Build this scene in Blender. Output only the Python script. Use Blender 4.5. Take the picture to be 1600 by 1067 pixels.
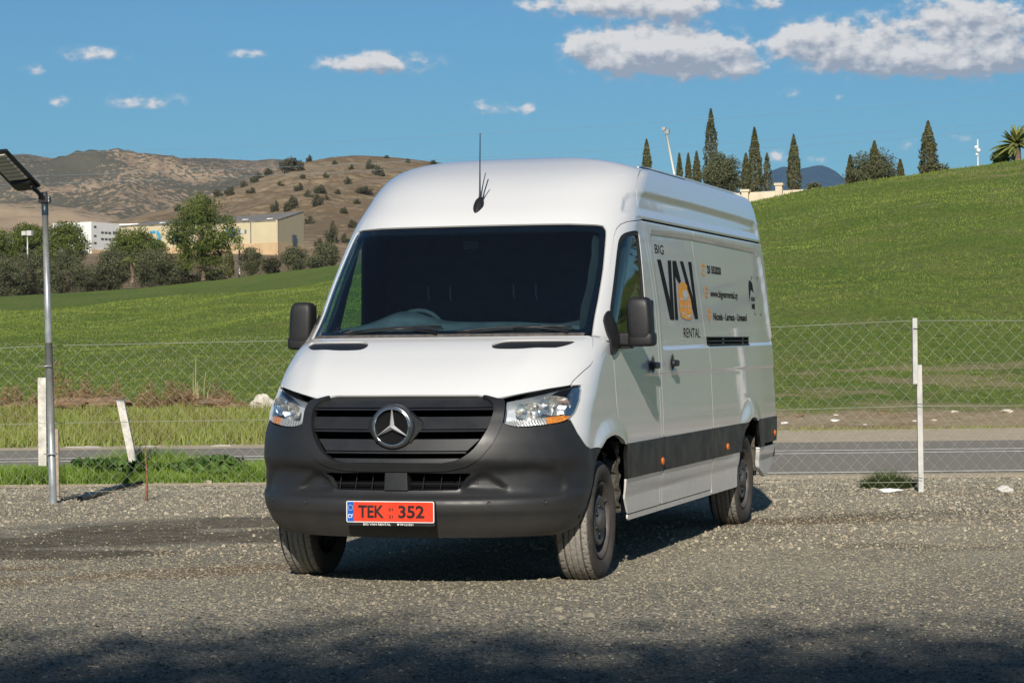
import bpy, bmesh, math, random
import numpy as np
from mathutils import Vector, Matrix

for o in list(bpy.data.objects): bpy.data.objects.remove(o)
SC = bpy.context.scene
COL = SC.collection
rng = np.random.default_rng(7)

# ------------------------------------------------------------------ camera
CAMP = np.array([4.522, -13.632, 1.391])
YAW, PITCH, ROLL = math.radians(-16.75), math.radians(0.07), math.radians(-0.60)
FPX = 3710.65
_f = np.array([math.sin(YAW)*math.cos(PITCH), math.cos(YAW)*math.cos(PITCH), math.sin(PITCH)])
_r0 = np.array([math.cos(YAW), -math.sin(YAW), 0.0])
_u0 = np.cross(_r0, _f)
_r = _r0*math.cos(ROLL) + _u0*math.sin(ROLL)
_u = -_r0*math.sin(ROLL) + _u0*math.cos(ROLL)
cam_data = bpy.data.cameras.new('camera')
cam = bpy.data.objects.new('camera', cam_data)
COL.objects.link(cam)
cam.matrix_world = Matrix(((_r[0], _u[0], -_f[0], CAMP[0]), (_r[1], _u[1], -_f[1], CAMP[1]),
                           (_r[2], _u[2], -_f[2], CAMP[2]), (0, 0, 0, 1)))
cam_data.sensor_width = 36
cam_data.lens = 36*FPX/1600
cam_data.clip_start = 0.1
cam_data.clip_end = 40000
SC.camera = cam
FW = np.array([math.sin(YAW), math.cos(YAW)]); RT = np.array([math.cos(YAW), -math.sin(YAW)])
def W(u, d, z=0.0):
    """point u metres right of and d metres ahead of the viewpoint, at height z"""
    return (CAMP[0]+RT[0]*u+FW[0]*d, CAMP[1]+RT[1]*u+FW[1]*d, z)
def pt(px, py, d):
    """world point that stands d metres away in the measured direction"""
    return CAMP + d*(_f + _r*(px-800)/FPX - _u*(py-533.5)/FPX)

# ------------------------------------------------------------------ light
SUN_TO = Vector((0.225, -1.0, 0.56)).normalized()
sun_el = math.asin(SUN_TO.z)
sun_az = math.atan2(SUN_TO.x, SUN_TO.y)
sd = bpy.data.lights.new('sun', 'SUN')
sd.energy = 5.0
sd.angle = math.radians(0.5)
sd.color = (1.0, 0.93, 0.82)
sun = bpy.data.objects.new('sun', sd)
COL.objects.link(sun)
sun.rotation_euler = SUN_TO.to_track_quat('Z', 'Y').to_euler()
sun.location = (0, 0, 40)
SC.view_settings.view_transform = 'Standard'
SC.view_settings.look = 'None'
SC.view_settings.exposure = 0.15
SC.view_settings.gamma = 1.0
SC.view_settings.use_curve_mapping = False
SC.render.engine = 'CYCLES'
SC.cycles.transparent_max_bounces = 24

world = bpy.data.worlds.new('World')
SC.world = world
world.use_nodes = True
wt = world.node_tree
for n in list(wt.nodes): wt.nodes.remove(n)
def N(t, typ, **kw):
    n = t.nodes.new(typ)
    for k, v in kw.items(): setattr(n, k, v)
    return n
def math_node(t, op, a, b=None, c=None, clamp=False):
    n = t.nodes.new('ShaderNodeMath'); n.operation = op; n.use_clamp = clamp
    for i, v in enumerate((a, b, c)):
        if v is None: continue
        if isinstance(v, (int, float)): n.inputs[i].default_value = v
        else: t.links.new(v, n.inputs[i])
    return n.outputs[0]
def mapr(t, v, a, b, c=0.0, d=1.0, smooth=True):
    n = t.nodes.new('ShaderNodeMapRange')
    n.interpolation_type = 'SMOOTHSTEP' if smooth else 'LINEAR'
    t.links.new(v, n.inputs[0])
    for i, x in enumerate((a, b, c, d)): n.inputs[i+1].default_value = x
    return n.outputs[0]
def mixc(t, f, a, b, mode='MIX'):
    n = t.nodes.new('ShaderNodeMix'); n.data_type = 'RGBA'; n.blend_type = mode
    for sock, v in ((n.inputs[0], f), (n.inputs[6], a), (n.inputs[7], b)):
        if isinstance(v, (int, float)): sock.default_value = v
        elif isinstance(v, tuple): sock.default_value = (*v, 1)[:4]
        else: t.links.new(v, sock)
    return n.outputs[2]

sky = N(wt, 'ShaderNodeTexSky')
sky.sky_type = 'NISHITA'; sky.sun_disc = False
sky.sun_elevation = sun_el; sky.sun_rotation = sun_az
sky.air_density = 1.0; sky.dust_density = 0.5; sky.ozone_density = 3.0; sky.altitude = 100
# clouds: azimuth / elevation of the direction, both in degrees
tc = N(wt, 'ShaderNodeTexCoord')
sep = N(wt, 'ShaderNodeSeparateXYZ'); wt.links.new(tc.outputs['Generated'], sep.inputs[0])
az = math_node(wt, 'MULTIPLY', math_node(wt, 'ARCTAN2', sep.outputs[0], sep.outputs[1]), 57.2958)
el = math_node(wt, 'MULTIPLY', math_node(wt, 'ARCSINE', sep.outputs[2]), 57.2958)
# (azimuth, elevation, half width, half height, strength)
def sky_dir(px, py):
    v = pt(px, py, 1.0)-CAMP; v = v/np.linalg.norm(v)
    return math.degrees(math.atan2(v[0], v[1])), math.degrees(math.asin(v[2]))
CLOUDS = []
for (px, py, hw, hh, s) in [
    (940, 5, 130, 24, 1.0), (1060, 12, 70, 18, .8), (1195, 4, 35, 14, .7),
    (900, 70, 24, 16, .85), (1030, 72, 105, 34, 1.15), (985, 88, 85, 36, 1.05), (1105, 92, 80, 32, 1.0), (1160, 108, 36, 15, .5),
    (1305, 66, 88, 36, 1.15), (1245, 60, 34, 24, .7), (1370, 90, 90, 26, .9), (1510, 28, 110, 36, 1.15), (1560, 85, 110, 36, 1.1), (1450, 95, 100, 26, .8),
    (1230, 142, 26, 12, .5), (1310, 153, 14, 7, .4), (590, 100, 105, 20, .72), (575, 94, 50, 15, .4), (150, 86, 60, 16, .62), (225, 158, 75, 16, .55),
    (50, 108, 26, 12, .55), (90, 160, 24, 13, .5), (385, 86, 34, 11, .5), (762, 168, 36, 13, .68), (825, 170, 24, 12, .62),
    (1215, 243, 24, 14, .5), (1270, 250, 30, 10, .35), (1420, 225, 26, 14, .35), (1500, 215, 30, 12, .3)]:
    a_, e_ = sky_dir(px, py)
    CLOUDS.append((a_, e_, hw*.95/FPX*57.3, hh*.93/FPX*57.3, s*1.12))
def cloud_group():
    g = bpy.data.node_groups.new('cloud_density', 'ShaderNodeTree')
    g.interface.new_socket('az', in_out='INPUT', socket_type='NodeSocketFloat')
    g.interface.new_socket('el', in_out='INPUT', socket_type='NodeSocketFloat')
    g.interface.new_socket('density', in_out='OUTPUT', socket_type='NodeSocketFloat')
    gi = g.nodes.new('NodeGroupInput'); go = g.nodes.new('NodeGroupOutput')
    a, e = gi.outputs[0], gi.outputs[1]
    comb = g.nodes.new('ShaderNodeCombineXYZ')
    g.links.new(a, comb.inputs[0]); g.links.new(math_node(g, 'MULTIPLY', e, 1.45), comb.inputs[1])
    acc = None
    for (ca, ce, hw, hh, s) in CLOUDS:
        x = math_node(g, 'MULTIPLY', math_node(g, 'SUBTRACT', a, ca), 1/hw)
        y = math_node(g, 'MULTIPLY', math_node(g, 'SUBTRACT', e, ce), 1/hh)
        q = math_node(g, 'ADD', math_node(g, 'MULTIPLY', x, x), math_node(g, 'MULTIPLY', y, y))
        v = math_node(g, 'MULTIPLY', math_node(g, 'EXPONENT', math_node(g, 'MULTIPLY', q, -1.0)), s)
        acc = v if acc is None else math_node(g, 'ADD', acc, v)
    # the rest of the sky carries the same scattered cumulus
    nb = N(g, 'ShaderNodeTexNoise'); nb.inputs['Scale'].default_value = 0.09; nb.inputs['Detail'].default_value = 2
    g.links.new(comb.outputs[0], nb.inputs['Vector'])
    far = math_node(g, 'MULTIPLY', mapr(g, math_node(g, 'ABSOLUTE', math_node(g, 'SUBTRACT', a, -16.75)), 13.5, 17, 0, 1), math_node(g, 'MULTIPLY', mapr(g, e, 3, 9, .25, 1), mapr(g, e, 38, 55, 1, 0)))
    acc = math_node(g, 'ADD', acc, math_node(g, 'MULTIPLY', mapr(g, nb.outputs['Fac'], .52, .72, 0, 1), far))
    n1 = N(g, 'ShaderNodeTexNoise'); n1.inputs['Scale'].default_value = 2.1; n1.inputs['Detail'].default_value = 9; n1.inputs['Roughness'].default_value = .55
    g.links.new(comb.outputs[0], n1.inputs['Vector'])
    nz = math_node(g, 'MULTIPLY', math_node(g, 'SUBTRACT', n1.outputs['Fac'], .5), 2.6)
    d = math_node(g, 'ADD', acc, math_node(g, 'MULTIPLY', nz, math_node(g, 'ADD', math_node(g, 'MULTIPLY', mapr(g, acc, 0, .5, 0, 1), .95), 0.02)))
    g.links.new(d, go.inputs[0])
    return g
CG = cloud_group()
def cg(a, e):
    n = wt.nodes.new('ShaderNodeGroup'); n.node_tree = CG
    wt.links.new(a, n.inputs[0]); wt.links.new(e, n.inputs[1]); return n.outputs[0]
d0 = cg(az, el)
d1 = cg(math_node(wt, 'ADD', az, -.12), math_node(wt, 'ADD', el, .24))
cover = mapr(wt, d0, .18, .95, 0, 1)
cmb2 = N(wt, 'ShaderNodeCombineXYZ'); wt.links.new(az, cmb2.inputs[0]); wt.links.new(math_node(wt, 'MULTIPLY', el, 1.5), cmb2.inputs[1])
bn = N(wt, 'ShaderNodeTexNoise'); bn.inputs['Scale'].default_value = 3.2; bn.inputs['Detail'].default_value = 5; bn.inputs['Roughness'].default_value = .5; wt.links.new(cmb2.outputs[0], bn.inputs['Vector'])
lit = mapr(wt, math_node(wt, 'ADD', math_node(wt, 'SUBTRACT', d0, d1), math_node(wt, 'MULTIPLY', math_node(wt, 'SUBTRACT', bn.outputs['Fac'], .5), 1.5)), -.50, .62, 0, 1, False)
ccol = mixc(wt, lit, (6.0, 6.6, 7.8), (14.4, 13.9, 13.5))
cover = math_node(wt, 'MULTIPLY', cover, math_node(wt, 'MULTIPLY', mapr(wt, d0, .3, .75, .72, .97), 1.0))
skyc = mixc(wt, 1.0, sky.outputs[0], (0.58, 1.06, 1.32), 'MULTIPLY')
wcol = mixc(wt, cover, skyc, ccol)
bg = N(wt, 'ShaderNodeBackground'); bg.inputs[1].default_value = 0.051
wo = N(wt, 'ShaderNodeOutputWorld')
wt.links.new(wcol, bg.inputs[0]); wt.links.new(bg.outputs[0], wo.inputs[0])

# ------------------------------------------------------------------ helpers
def tag(o, label=None, cat=None, group=None, kind=None):
    if label: o['label'] = label
    if cat: o['category'] = cat
    if group: o['group'] = group
    if kind: o['kind'] = kind
    return o
def empty(name, loc=(0, 0, 0), rz=0.0, parent=None):
    o = bpy.data.objects.new(name, None); COL.objects.link(o)
    o.location = loc; o.rotation_euler = (0, 0, rz); o.empty_display_size = .2
    if parent: o.parent = parent
    return o
def link_mesh(name, me, mat=None, parent=None, loc=None, rz=None):
    o = bpy.data.objects.new(name, me); COL.objects.link(o)
    if mat is not None and len(me.materials) == 0: me.materials.append(mat)
    if parent: o.parent = parent
    if loc is not None: o.location = loc
    if rz is not None: o.rotation_euler = (0, 0, rz)
    return o
def mk(name, V, F, mat, parent=None, smooth=False, loc=None, rz=None, flat=None):
    me = bpy.data.meshes.new(name)
    me.from_pydata([tuple(map(float, v)) for v in V], [], [tuple(int(i) for i in f) for f in F])
    if smooth:
        me.polygons.foreach_set('use_smooth', [True]*len(me.polygons))
        if flat is not None:
            sm = np.ones(len(me.polygons), bool); sm[flat:] = False
            me.polygons.foreach_set('use_smooth', sm)
    me.update()
    return link_mesh(name, me, mat, parent, loc, rz)
def mk_fast(name, V, F, mat, parent=None, smooth=False, loc=None):
    """V (n,3), F (m,k) uniform faces"""
    V = np.ascontiguousarray(V, np.float32); F = np.ascontiguousarray(F, np.int32)
    me = bpy.data.meshes.new(name); k = F.shape[1]
    me.vertices.add(len(V)); me.vertices.foreach_set('co', V.ravel())
    me.loops.add(F.size); me.loops.foreach_set('vertex_index', F.ravel())
    me.polygons.add(len(F)); me.polygons.foreach_set('loop_start', np.arange(0, F.size, k, dtype=np.int32))
    me.polygons.foreach_set('loop_total', np.full(len(F), k, np.int32))
    me.polygons.foreach_set('use_smooth', np.full(len(F), smooth))
    me.update(calc_edges=True); me.validate()
    return link_mesh(name, me, mat, parent, loc)
class MB:
    """collects simple shapes into one mesh"""
    def __init__(s): s.V = []; s.F = []
    def add(s, V, F):
        b = len(s.V); s.V += [tuple(map(float, v)) for v in V]; s.F += [tuple(b+i for i in f) for f in F]; return s
    def box(s, c, h, R=None, taper=1.0):
        V = []
        for z in (-1, 1):
            t = taper if z > 0 else 1
            for (x, y) in ((-1, -1), (1, -1), (1, 1), (-1, 1)):
                p = np.array([x*h[0]*t, y*h[1]*t, z*h[2]])
                if R is not None: p = R @ p
                V.append(p+np.array(c))
        return s.add(V, [(3, 2, 1, 0), (4, 5, 6, 7), (0, 1, 5, 4), (1, 2, 6, 5), (2, 3, 7, 6), (3, 0, 4, 7)])
    def tube(s, pts, r, n=8, cap=True):
        pts = [np.array(p, float) for p in pts]
        rr = r if hasattr(r, '__len__') else [r]*len(pts)
        V = []; F = []
        for i, p in enumerate(pts):
            a = pts[max(i-1, 0)]; b = pts[min(i+1, len(pts)-1)]
            t = (b-a)/max(np.linalg.norm(b-a), 1e-9)
            ref = np.array([0, 0, 1.]) if abs(t[2]) < .9 else np.array([1., 0, 0])
            e1 = np.cross(t, ref); e1 /= np.linalg.norm(e1); e2 = np.cross(t, e1)
            for k in range(n):
                a_ = 2*math.pi*k/n
                V.append(p+rr[i]*(math.cos(a_)*e1+math.sin(a_)*e2))
        for i in range(len(pts)-1):
            for k in range(n):
                F.append((i*n+k, i*n+(k+1) % n, (i+1)*n+(k+1) % n, (i+1)*n+k))
        if cap: F.append(tuple(range(n))); F.append(tuple((len(pts)-1)*n+k for k in range(n-1, -1, -1)))
        return s.add(V, F)
    def lathe(s, prof, c, axis='z', n=24, caps=True):
        """prof list of (radius, height along axis)"""
        V = []; F = []
        for (r, h) in prof:
            for k in range(n):
                a = 2*math.pi*k/n; x, y = r*math.cos(a), r*math.sin(a)
                q = {'z': (x, y, h), 'x': (h, x, y), 'y': (y, h, x)}[axis]
                V.append(np.array(q)+np.array(c))
        for i in range(len(prof)-1):
            for k in range(n):
                F.append((i*n+k, i*n+(k+1) % n, (i+1)*n+(k+1) % n, (i+1)*n+k))
        if caps:
            F.append(tuple(range(n-1, -1, -1))); F.append(tuple((len(prof)-1)*n+k for k in range(n)))
        return s.add(V, F)
    def build(s, name, mat, parent=None, smooth=False, loc=None, rz=None):
        return mk(name, s.V, s.F, mat, parent, smooth, loc, rz)
def bevel(o, w=.01, seg=2, angle=35):
    m = o.modifiers.new('b', 'BEVEL'); m.width = w; m.segments = seg; m.limit_method = 'ANGLE'; m.angle_limit = math.radians(angle)
    o.data.polygons.foreach_set('use_smooth', [True]*len(o.data.polygons))
    m.harden_normals = False
    w_ = o.modifiers.new('w', 'WEIGHTED_NORMAL'); w_.keep_sharp = True
    return o
def rotm(rx=0, ry=0, rz=0):
    return np.array(Matrix.Rotation(rz, 3, 'Z') @ Matrix.Rotation(ry, 3, 'Y') @ Matrix.Rotation(rx, 3, 'X'))
def ss(x):
    x = np.clip(x, 0, 1); return x*x*(3-2*x)
def pchip(xs, ys, x):
    xs = np.asarray(xs, float); ys = np.asarray(ys, float); x = np.clip(np.asarray(x, float), xs[0], xs[-1])
    h = np.diff(xs); d = np.diff(ys)/h; m = np.zeros(len(xs)); m[0] = d[0]; m[-1] = d[-1]
    for i in range(1, len(xs)-1):
        if d[i-1]*d[i] > 0:
            w1 = 2*h[i]+h[i-1]; w2 = h[i]+2*h[i-1]; m[i] = (w1+w2)/(w1/d[i-1]+w2/d[i])
    i = np.clip(np.searchsorted(xs, x)-1, 0, len(h)-1); t = (x-xs[i])/h[i]
    return ((2*t**3-3*t**2+1)*ys[i]+(t**3-2*t**2+t)*h[i]*m[i]+(-2*t**3+3*t**2)*ys[i+1]+(t**3-t**2)*h[i]*m[i+1])

# ------------------------------------------------------------------ materials
def new_mat(name):
    m = bpy.data.materials.new(name); m.use_nodes = True
    t = m.node_tree; b = t.nodes['Principled BSDF']
    return m, t, b
def noise(t, scale, detail=4, rough=.55, vec=None, dist=0.0):
    n = N(t, 'ShaderNodeTexNoise'); n.inputs['Scale'].default_value = scale
    n.inputs['Detail'].default_value = detail; n.inputs['Roughness'].default_value = rough
    n.inputs['Distortion'].default_value = dist
    if vec is not None: t.links.new(vec, n.inputs['Vector'])
    return n.outputs['Fac']
def pos(t): return N(t, 'ShaderNodeNewGeometry').outputs['Position']
def objc(t): return N(t, 'ShaderNodeTexCoord').outputs['Object']
def ramp(t, f, stops):
    n = N(t, 'ShaderNodeValToRGB'); t.links.new(f, n.inputs[0]); e = n.color_ramp.elements
    while len(e) < len(stops): e.new(.5)
    for i, (p, c) in enumerate(stops): e[i].position = p; e[i].color = (*c, 1)
    return n.outputs[0]
def bump(t, b, h, strength=.3, dist=.01, prev=None):
    n = N(t, 'ShaderNodeBump'); n.inputs['Strength'].default_value = strength; n.inputs['Distance'].default_value = dist
    t.links.new(h, n.inputs['Height'])
    if prev is not None: t.links.new(prev, n.inputs['Normal'])
    t.links.new(n.outputs[0], b.inputs['Normal']); return n.outputs[0]
def simple(name, col, rough=.6, metal=0.0, var=.12, scale=8, coat=0.0, bmp=0.0, bscale=200, spec=.5, dist=.002):
    m, t, b = new_mat(name)
    v = noise(t, scale, 5, .6, objc(t))
    k = mapr(t, v, .3, .7, 1-var, 1+var)
    c = mixc(t, 1.0, tuple(col), (1, 1, 1), 'MULTIPLY')
    mul = N(t, 'ShaderNodeVectorMath'); mul.operation = 'SCALE'; t.links.new(c, mul.inputs[0]); t.links.new(k, mul.inputs['Scale'])
    t.links.new(mul.outputs[0], b.inputs['Base Color'])
    b.inputs['Roughness'].default_value = rough; b.inputs['Metallic'].default_value = metal
    b.inputs['Coat Weight'].default_value = coat; b.inputs['Specular IOR Level'].default_value = spec
    b.inputs['Coat Roughness'].default_value = .04
    t.links.new(mapr(t, v, .2, .8, max(rough-.06, .02), min(rough+.08, 1)), b.inputs['Roughness'])
    if bmp: bump(t, b, noise(t, bscale, 3, .6, objc(t)), bmp, dist)
    return m
# ------------------------------------------------------------------ ground materials
def blob(t, p, cx, cy, rx, ry, ang=0.0, nz=None, soft=.5):
    """mask of a patch lying at (cx, cy) on the ground"""
    s = N(t, 'ShaderNodeSeparateXYZ'); t.links.new(p, s.inputs[0])
    dx = math_node(t, 'SUBTRACT', s.outputs[0], cx); dy = math_node(t, 'SUBTRACT', s.outputs[1], cy)
    ca, sa = math.cos(ang), math.sin(ang)
    x = math_node(t, 'MULTIPLY', math_node(t, 'ADD', math_node(t, 'MULTIPLY', dx, ca), math_node(t, 'MULTIPLY', dy, sa)), 1/rx)
    y = math_node(t, 'MULTIPLY', math_node(t, 'SUBTRACT', math_node(t, 'MULTIPLY', dy, ca), math_node(t, 'MULTIPLY', dx, sa)), 1/ry)
    q = math_node(t, 'ADD', math_node(t, 'MULTIPLY', x, x), math_node(t, 'MULTIPLY', y, y))
    if nz is not None: q = math_node(t, 'ADD', q, nz)
    return mapr(t, q, 1-soft, 1+soft, 1, 0)
def gravel_mat():
    m, t, b = new_mat('gravel'); p = pos(t)
    big = noise(t, .9, 4, .6, p); mid = noise(t, 7, 5, .65, p); fine = noise(t, 60, 4, .7, p)
    vo = N(t, 'ShaderNodeTexVoronoi'); vo.inputs['Scale'].default_value = 55; t.links.new(p, vo.inputs['Vector'])
    vo2 = N(t, 'ShaderNodeTexVoronoi'); vo2.inputs['Scale'].default_value = 24; t.links.new(p, vo2.inputs['Vector'])
    sepc = N(t, 'ShaderNodeSeparateColor'); t.links.new(vo.outputs['Color'], sepc.inputs[0])
    c = ramp(t, sepc.outputs[0], [(0, (.10, .094, .078)), (.3, (.26, .240, .190)), (.6, (.40, .365, .280)), (.85, (.52, .47, .36)), (1, (.62, .56, .44))])
    c = mixc(t, mapr(t, noise(t, .45, 5, .7, p), .42, .60, 0, .55), c, (.20, .18, .14))
    c = mixc(t, mapr(t, mid, .35, .7, 0, .5), c, (.35, .315, .24))
    # shade fall-off towards the viewer, painted into the gravel colour
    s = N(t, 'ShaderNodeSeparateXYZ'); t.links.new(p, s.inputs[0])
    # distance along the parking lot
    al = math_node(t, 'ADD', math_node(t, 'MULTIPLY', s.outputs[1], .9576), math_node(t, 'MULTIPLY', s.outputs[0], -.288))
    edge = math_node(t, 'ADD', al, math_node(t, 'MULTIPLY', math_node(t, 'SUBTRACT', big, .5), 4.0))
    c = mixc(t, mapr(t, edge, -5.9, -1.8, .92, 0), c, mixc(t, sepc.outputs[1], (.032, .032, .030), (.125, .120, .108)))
    wob = math_node(t, 'MULTIPLY', math_node(t, 'SUBTRACT', noise(t, 1.0, 6, .62, p), .5), 6.5)
    soil = mixc(t, mapr(t, mid, .35, .65), (.070, .056, .036), (.19, .155, .10))
    for (cx, cy, rx, ry, an, k) in DARK_PATCHES:
        c = mixc(t, math_node(t, 'MULTIPLY', blob(t, p, cx, cy, rx, ry, an, wob, .45), k), c, soil)
    for (cx, cy, rx, ry, an, k) in RUST_PATCHES:
        c = mixc(t, math_node(t, 'MULTIPLY', blob(t, p, cx, cy, rx, ry, an, wob, .8), k), c, (.23, .135, .065))
    for (cx, cy, rx, ry, an, k) in PALE_PATCHES:
        c = mixc(t, math_node(t, 'MULTIPLY', blob(t, p, cx, cy, rx, ry, an, wob, .8), k), c, (.42, .38, .29))
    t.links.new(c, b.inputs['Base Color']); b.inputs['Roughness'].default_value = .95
    b.inputs['Specular IOR Level'].default_value = .2
    h = math_node(t, 'ADD', math_node(t, 'MULTIPLY', vo.outputs['Distance'], -1.2), math_node(t, 'MULTIPLY', vo2.outputs['Distance'], -1.0))
    h = math_node(t, 'ADD', h, math_node(t, 'MULTIPLY', fine, .8))
    bump(t, b, h, 1.0, .022)
    return m
def ground_at(px, py):
    v = pt(px, py, 1.0)-CAMP; k = -CAMP[2]/v[2]; q = CAMP+v*k
    return float(q[0]), float(q[1])
_A = -YAW   # patches lie parallel to the fence
DARK_PATCHES = [(*ground_at(140, 843), 2.0, .80, _A+.12, .75), (*ground_at(315, 818), 1.5, .60, _A+.25, .7), (*ground_at(15, 866), 1.0, .40, _A, .8),
                (*ground_at(1290, 812), 1.1, .35, _A+.5, .7), (*ground_at(1365, 852), .35, .22, _A, .75), (*ground_at(1210, 838), .8, .4, _A, .45),
                (*ground_at(1560, 855), .8, .25, _A, .5), (*ground_at(1480, 800), 1.2, .3, _A+.2, .5)]
RUST_PATCHES = [(*ground_at(300, 893), 1.6, .32, _A+.45, .55), (*ground_at(20, 888), .5, .15, _A, .6), (*ground_at(1250, 815), 1.5, .35, _A, .4), (*ground_at(1530, 772), .9, .25, _A, .4)]
PALE_PATCHES = [(*ground_at(60, 815), 1.0, .5, _A, .5), (*ground_at(1240, 782), 1.3, .3, _A, .5), (*ground_at(1470, 830), 2.0, .5, _A+.3, .35), (*ground_at(1250, 870), 2.2, 1.3, _A, .25), (*ground_at(1380, 778), 1.0, .3, _A, .45)]

def asphalt_mat():
    m, t, b = new_mat('asphalt'); p = pos(t)
    n1 = noise(t, .7, 4, .6, p); n2 = noise(t, 90, 3, .7, p)
    c = mixc(t, n1, (.24, .215, .178), (.31, .28, .235))
    c = mixc(t, mapr(t, n2, .4, .7, 0, .4), c, (.07, .07, .07))
    t.links.new(c, b.inputs['Base Color']); b.inputs['Roughness'].default_value = .95; b.inputs['Specular IOR Level'].default_value = .08
    bump(t, b, n2, .4, .004)
    return m
def dirt_mat(name, c1, c2, c3, sc=3.0, bs=.6):
    m, t, b = new_mat(name); p = pos(t)
    n1 = noise(t, sc, 6, .65, p); n2 = noise(t, sc*14, 4, .7, p)
    c = mixc(t, mapr(t, n1, .3, .7), c1, c2)
    c = mixc(t, mapr(t, n2, .52, .72), c, c3)
    t.links.new(c, b.inputs['Base Color']); b.inputs['Roughness'].default_value = .95
    b.inputs['Specular IOR Level'].default_value = .2
    bump(t, b, math_node(t, 'ADD', n1, math_node(t, 'MULTIPLY', n2, .5)), bs, .08)
    return m
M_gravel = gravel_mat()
M_asphalt = asphalt_mat()
M_should = dirt_mat('shoulder_dirt', (.44, .36, .25), (.54, .45, .32), (.36, .30, .21), 2.5, .3)
M_mark = simple('road_paint', (.78, .74, .64), .7, var=.25, scale=6)
def field_mat():
    m, t, b = new_mat('field_grass'); p = pos(t)
    n0 = noise(t, .035, 3, .55, p); n1 = noise(t, .35, 5, .65, p); n2 = noise(t, 4.5, 5, .75, p); n3 = noise(t, 22, 3, .8, p)
    c = mixc(t, mapr(t, n0, .35, .65), (.105, .165, .024), (.165, .225, .038))
    c = mixc(t, mapr(t, n1, .40, .65, 0, .9), c, (.19, .20, .055))
    c = mixc(t, mapr(t, n2, .40, .62, 0, .85), c, (.055, .100, .015))
    c = mixc(t, mapr(t, n3, .5, .75, 0, .65), c, (.23, .24, .08))
    # thin growth where the soil shows, by the lower right of the field
    s = N(t, 'ShaderNodeSeparateXYZ'); t.links.new(p, s.inputs[0])
    u = math_node(t, 'ADD', math_node(t, 'MULTIPLY', math_node(t, 'SUBTRACT', s.outputs[0], float(CAMP[0])), float(RT[0])), math_node(t, 'MULTIPLY', math_node(t, 'SUBTRACT', s.outputs[1], float(CAMP[1])), float(RT[1])))
    d = math_node(t, 'ADD', math_node(t, 'MULTIPLY', math_node(t, 'SUBTRACT', s.outputs[0], float(CAMP[0])), float(FW[0])), math_node(t, 'MULTIPLY', math_node(t, 'SUBTRACT', s.outputs[1], float(CAMP[1])), float(FW[1])))
    str_ = N(t, 'ShaderNodeMapping'); t.links.new(p, str_.inputs[0]); str_.inputs['Scale'].default_value = (.55, 1.5, 1.5); str_.inputs['Rotation'].default_value = (0, 0, YAW)
    n4 = noise(t, .55, 6, .7, str_.outputs[0])
    near = math_node(t, 'MULTIPLY', mapr(t, u, -2, 7, 0, 1), mapr(t, d, 62, 46, 0, 1))
    top = math_node(t, 'MULTIPLY', mapr(t, u, 14, 24, 0, 1), mapr(t, d, 85, 115, 0, .8))
    thin = math_node(t, 'MAXIMUM', near, math_node(t, 'MAXIMUM', top, .38))
    thr = math_node(t, 'SUBTRACT', n4, mapr(t, thin, 0, 1, .70, .465, False))
    c = mixc(t, mapr(t, thr, 0, .10, 0, .85), c, mixc(t, n3, (.20, .17, .085), (.34, .27, .16)))
    lb = math_node(t, 'MULTIPLY', mapr(t, u, -2.2, -3.2, 0, 1), math_node(t, 'MULTIPLY', mapr(t, math_node(t, 'ADD', d, math_node(t, 'MULTIPLY', n1, 1.2)), 38.6, 39.2, 0, 1), mapr(t, math_node(t, 'ADD', d, math_node(t, 'MULTIPLY', n1, 1.2)), 41.6, 40.9, 0, 1)))
    c = mixc(t, lb, c, mixc(t, n2, (.20, .115, .06), (.38, .26, .15)))
    earth = math_node(t, 'MULTIPLY', mapr(t, u, .5, 4.5, 0, 1), mapr(t, math_node(t, 'ADD', d, math_node(t, 'MULTIPLY', math_node(t, 'SUBTRACT', n1, .5), 5)), 45.5, 42.5, 0, 1))
    c = mixc(t, earth, c, ramp(t, math_node(t, 'ADD', math_node(t, 'MULTIPLY', n2, .6), math_node(t, 'MULTIPLY', n1, .4)), [(.36, (.20, .13, .07)), (.46, (.36, .26, .15)), (.54, (.48, .38, .25)), (.60, (.26, .22, .10)), (.68, (.16, .19, .05))]))
    t.links.new(c, b.inputs['Base Color']); b.inputs['Roughness'].default_value = .9; b.inputs['Specular IOR Level'].default_value = .15
    bump(t, b, math_node(t, 'ADD', n2, math_node(t, 'MULTIPLY', n3, .5)), .8, .10)
    return m
M_field = field_mat()
def scrub_mat(name, soil1, soil2, sh1, sh2, sc, thr=.5, pale=(.44, .34, .22)):
    m, t, b = new_mat(name); p = pos(t)
    n1 = noise(t, sc, 6, .65, p); n2 = noise(t, sc*5, 6, .7, p); n3 = noise(t, sc*.25, 3, .5, p)
    c = mixc(t, mapr(t, n1, .3, .7), soil1, soil2)
    c = mixc(t, mapr(t, noise(t, sc*2.2, 7, .75, p), .60, .68, 0, .8), c, pale)
    k = math_node(t, 'ADD', n2, math_node(t, 'MULTIPLY', math_node(t, 'SUBTRACT', n3, .5), .6))
    c = mixc(t, mapr(t, k, thr, thr+.06), c, mixc(t, n1, sh1, sh2))
    t.links.new(c, b.inputs['Base Color']); b.inputs['Roughness'].default_value = .95; b.inputs['Specular IOR Level'].default_value = .1
    bump(t, b, math_node(t, 'ADD', n2, math_node(t, 'MULTIPLY', n1, 2)), .6, .05/sc)
    return m
M_hill = scrub_mat('dry_hillside', (.215, .160, .100), (.31, .235, .145), (.15, .105, .062), (.20, .145, .085), .05, .475)
M_ridge = scrub_mat('scrubby_ridge', (.27, .19, .12), (.38, .28, .18), (.085, .080, .055), (.12, .105, .072), .038, .43)
M_foot = scrub_mat('bare_foothill', (.33, .245, .16), (.40, .30, .20), (.14, .12, .075), (.13, .11, .07), .03, .60)
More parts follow.
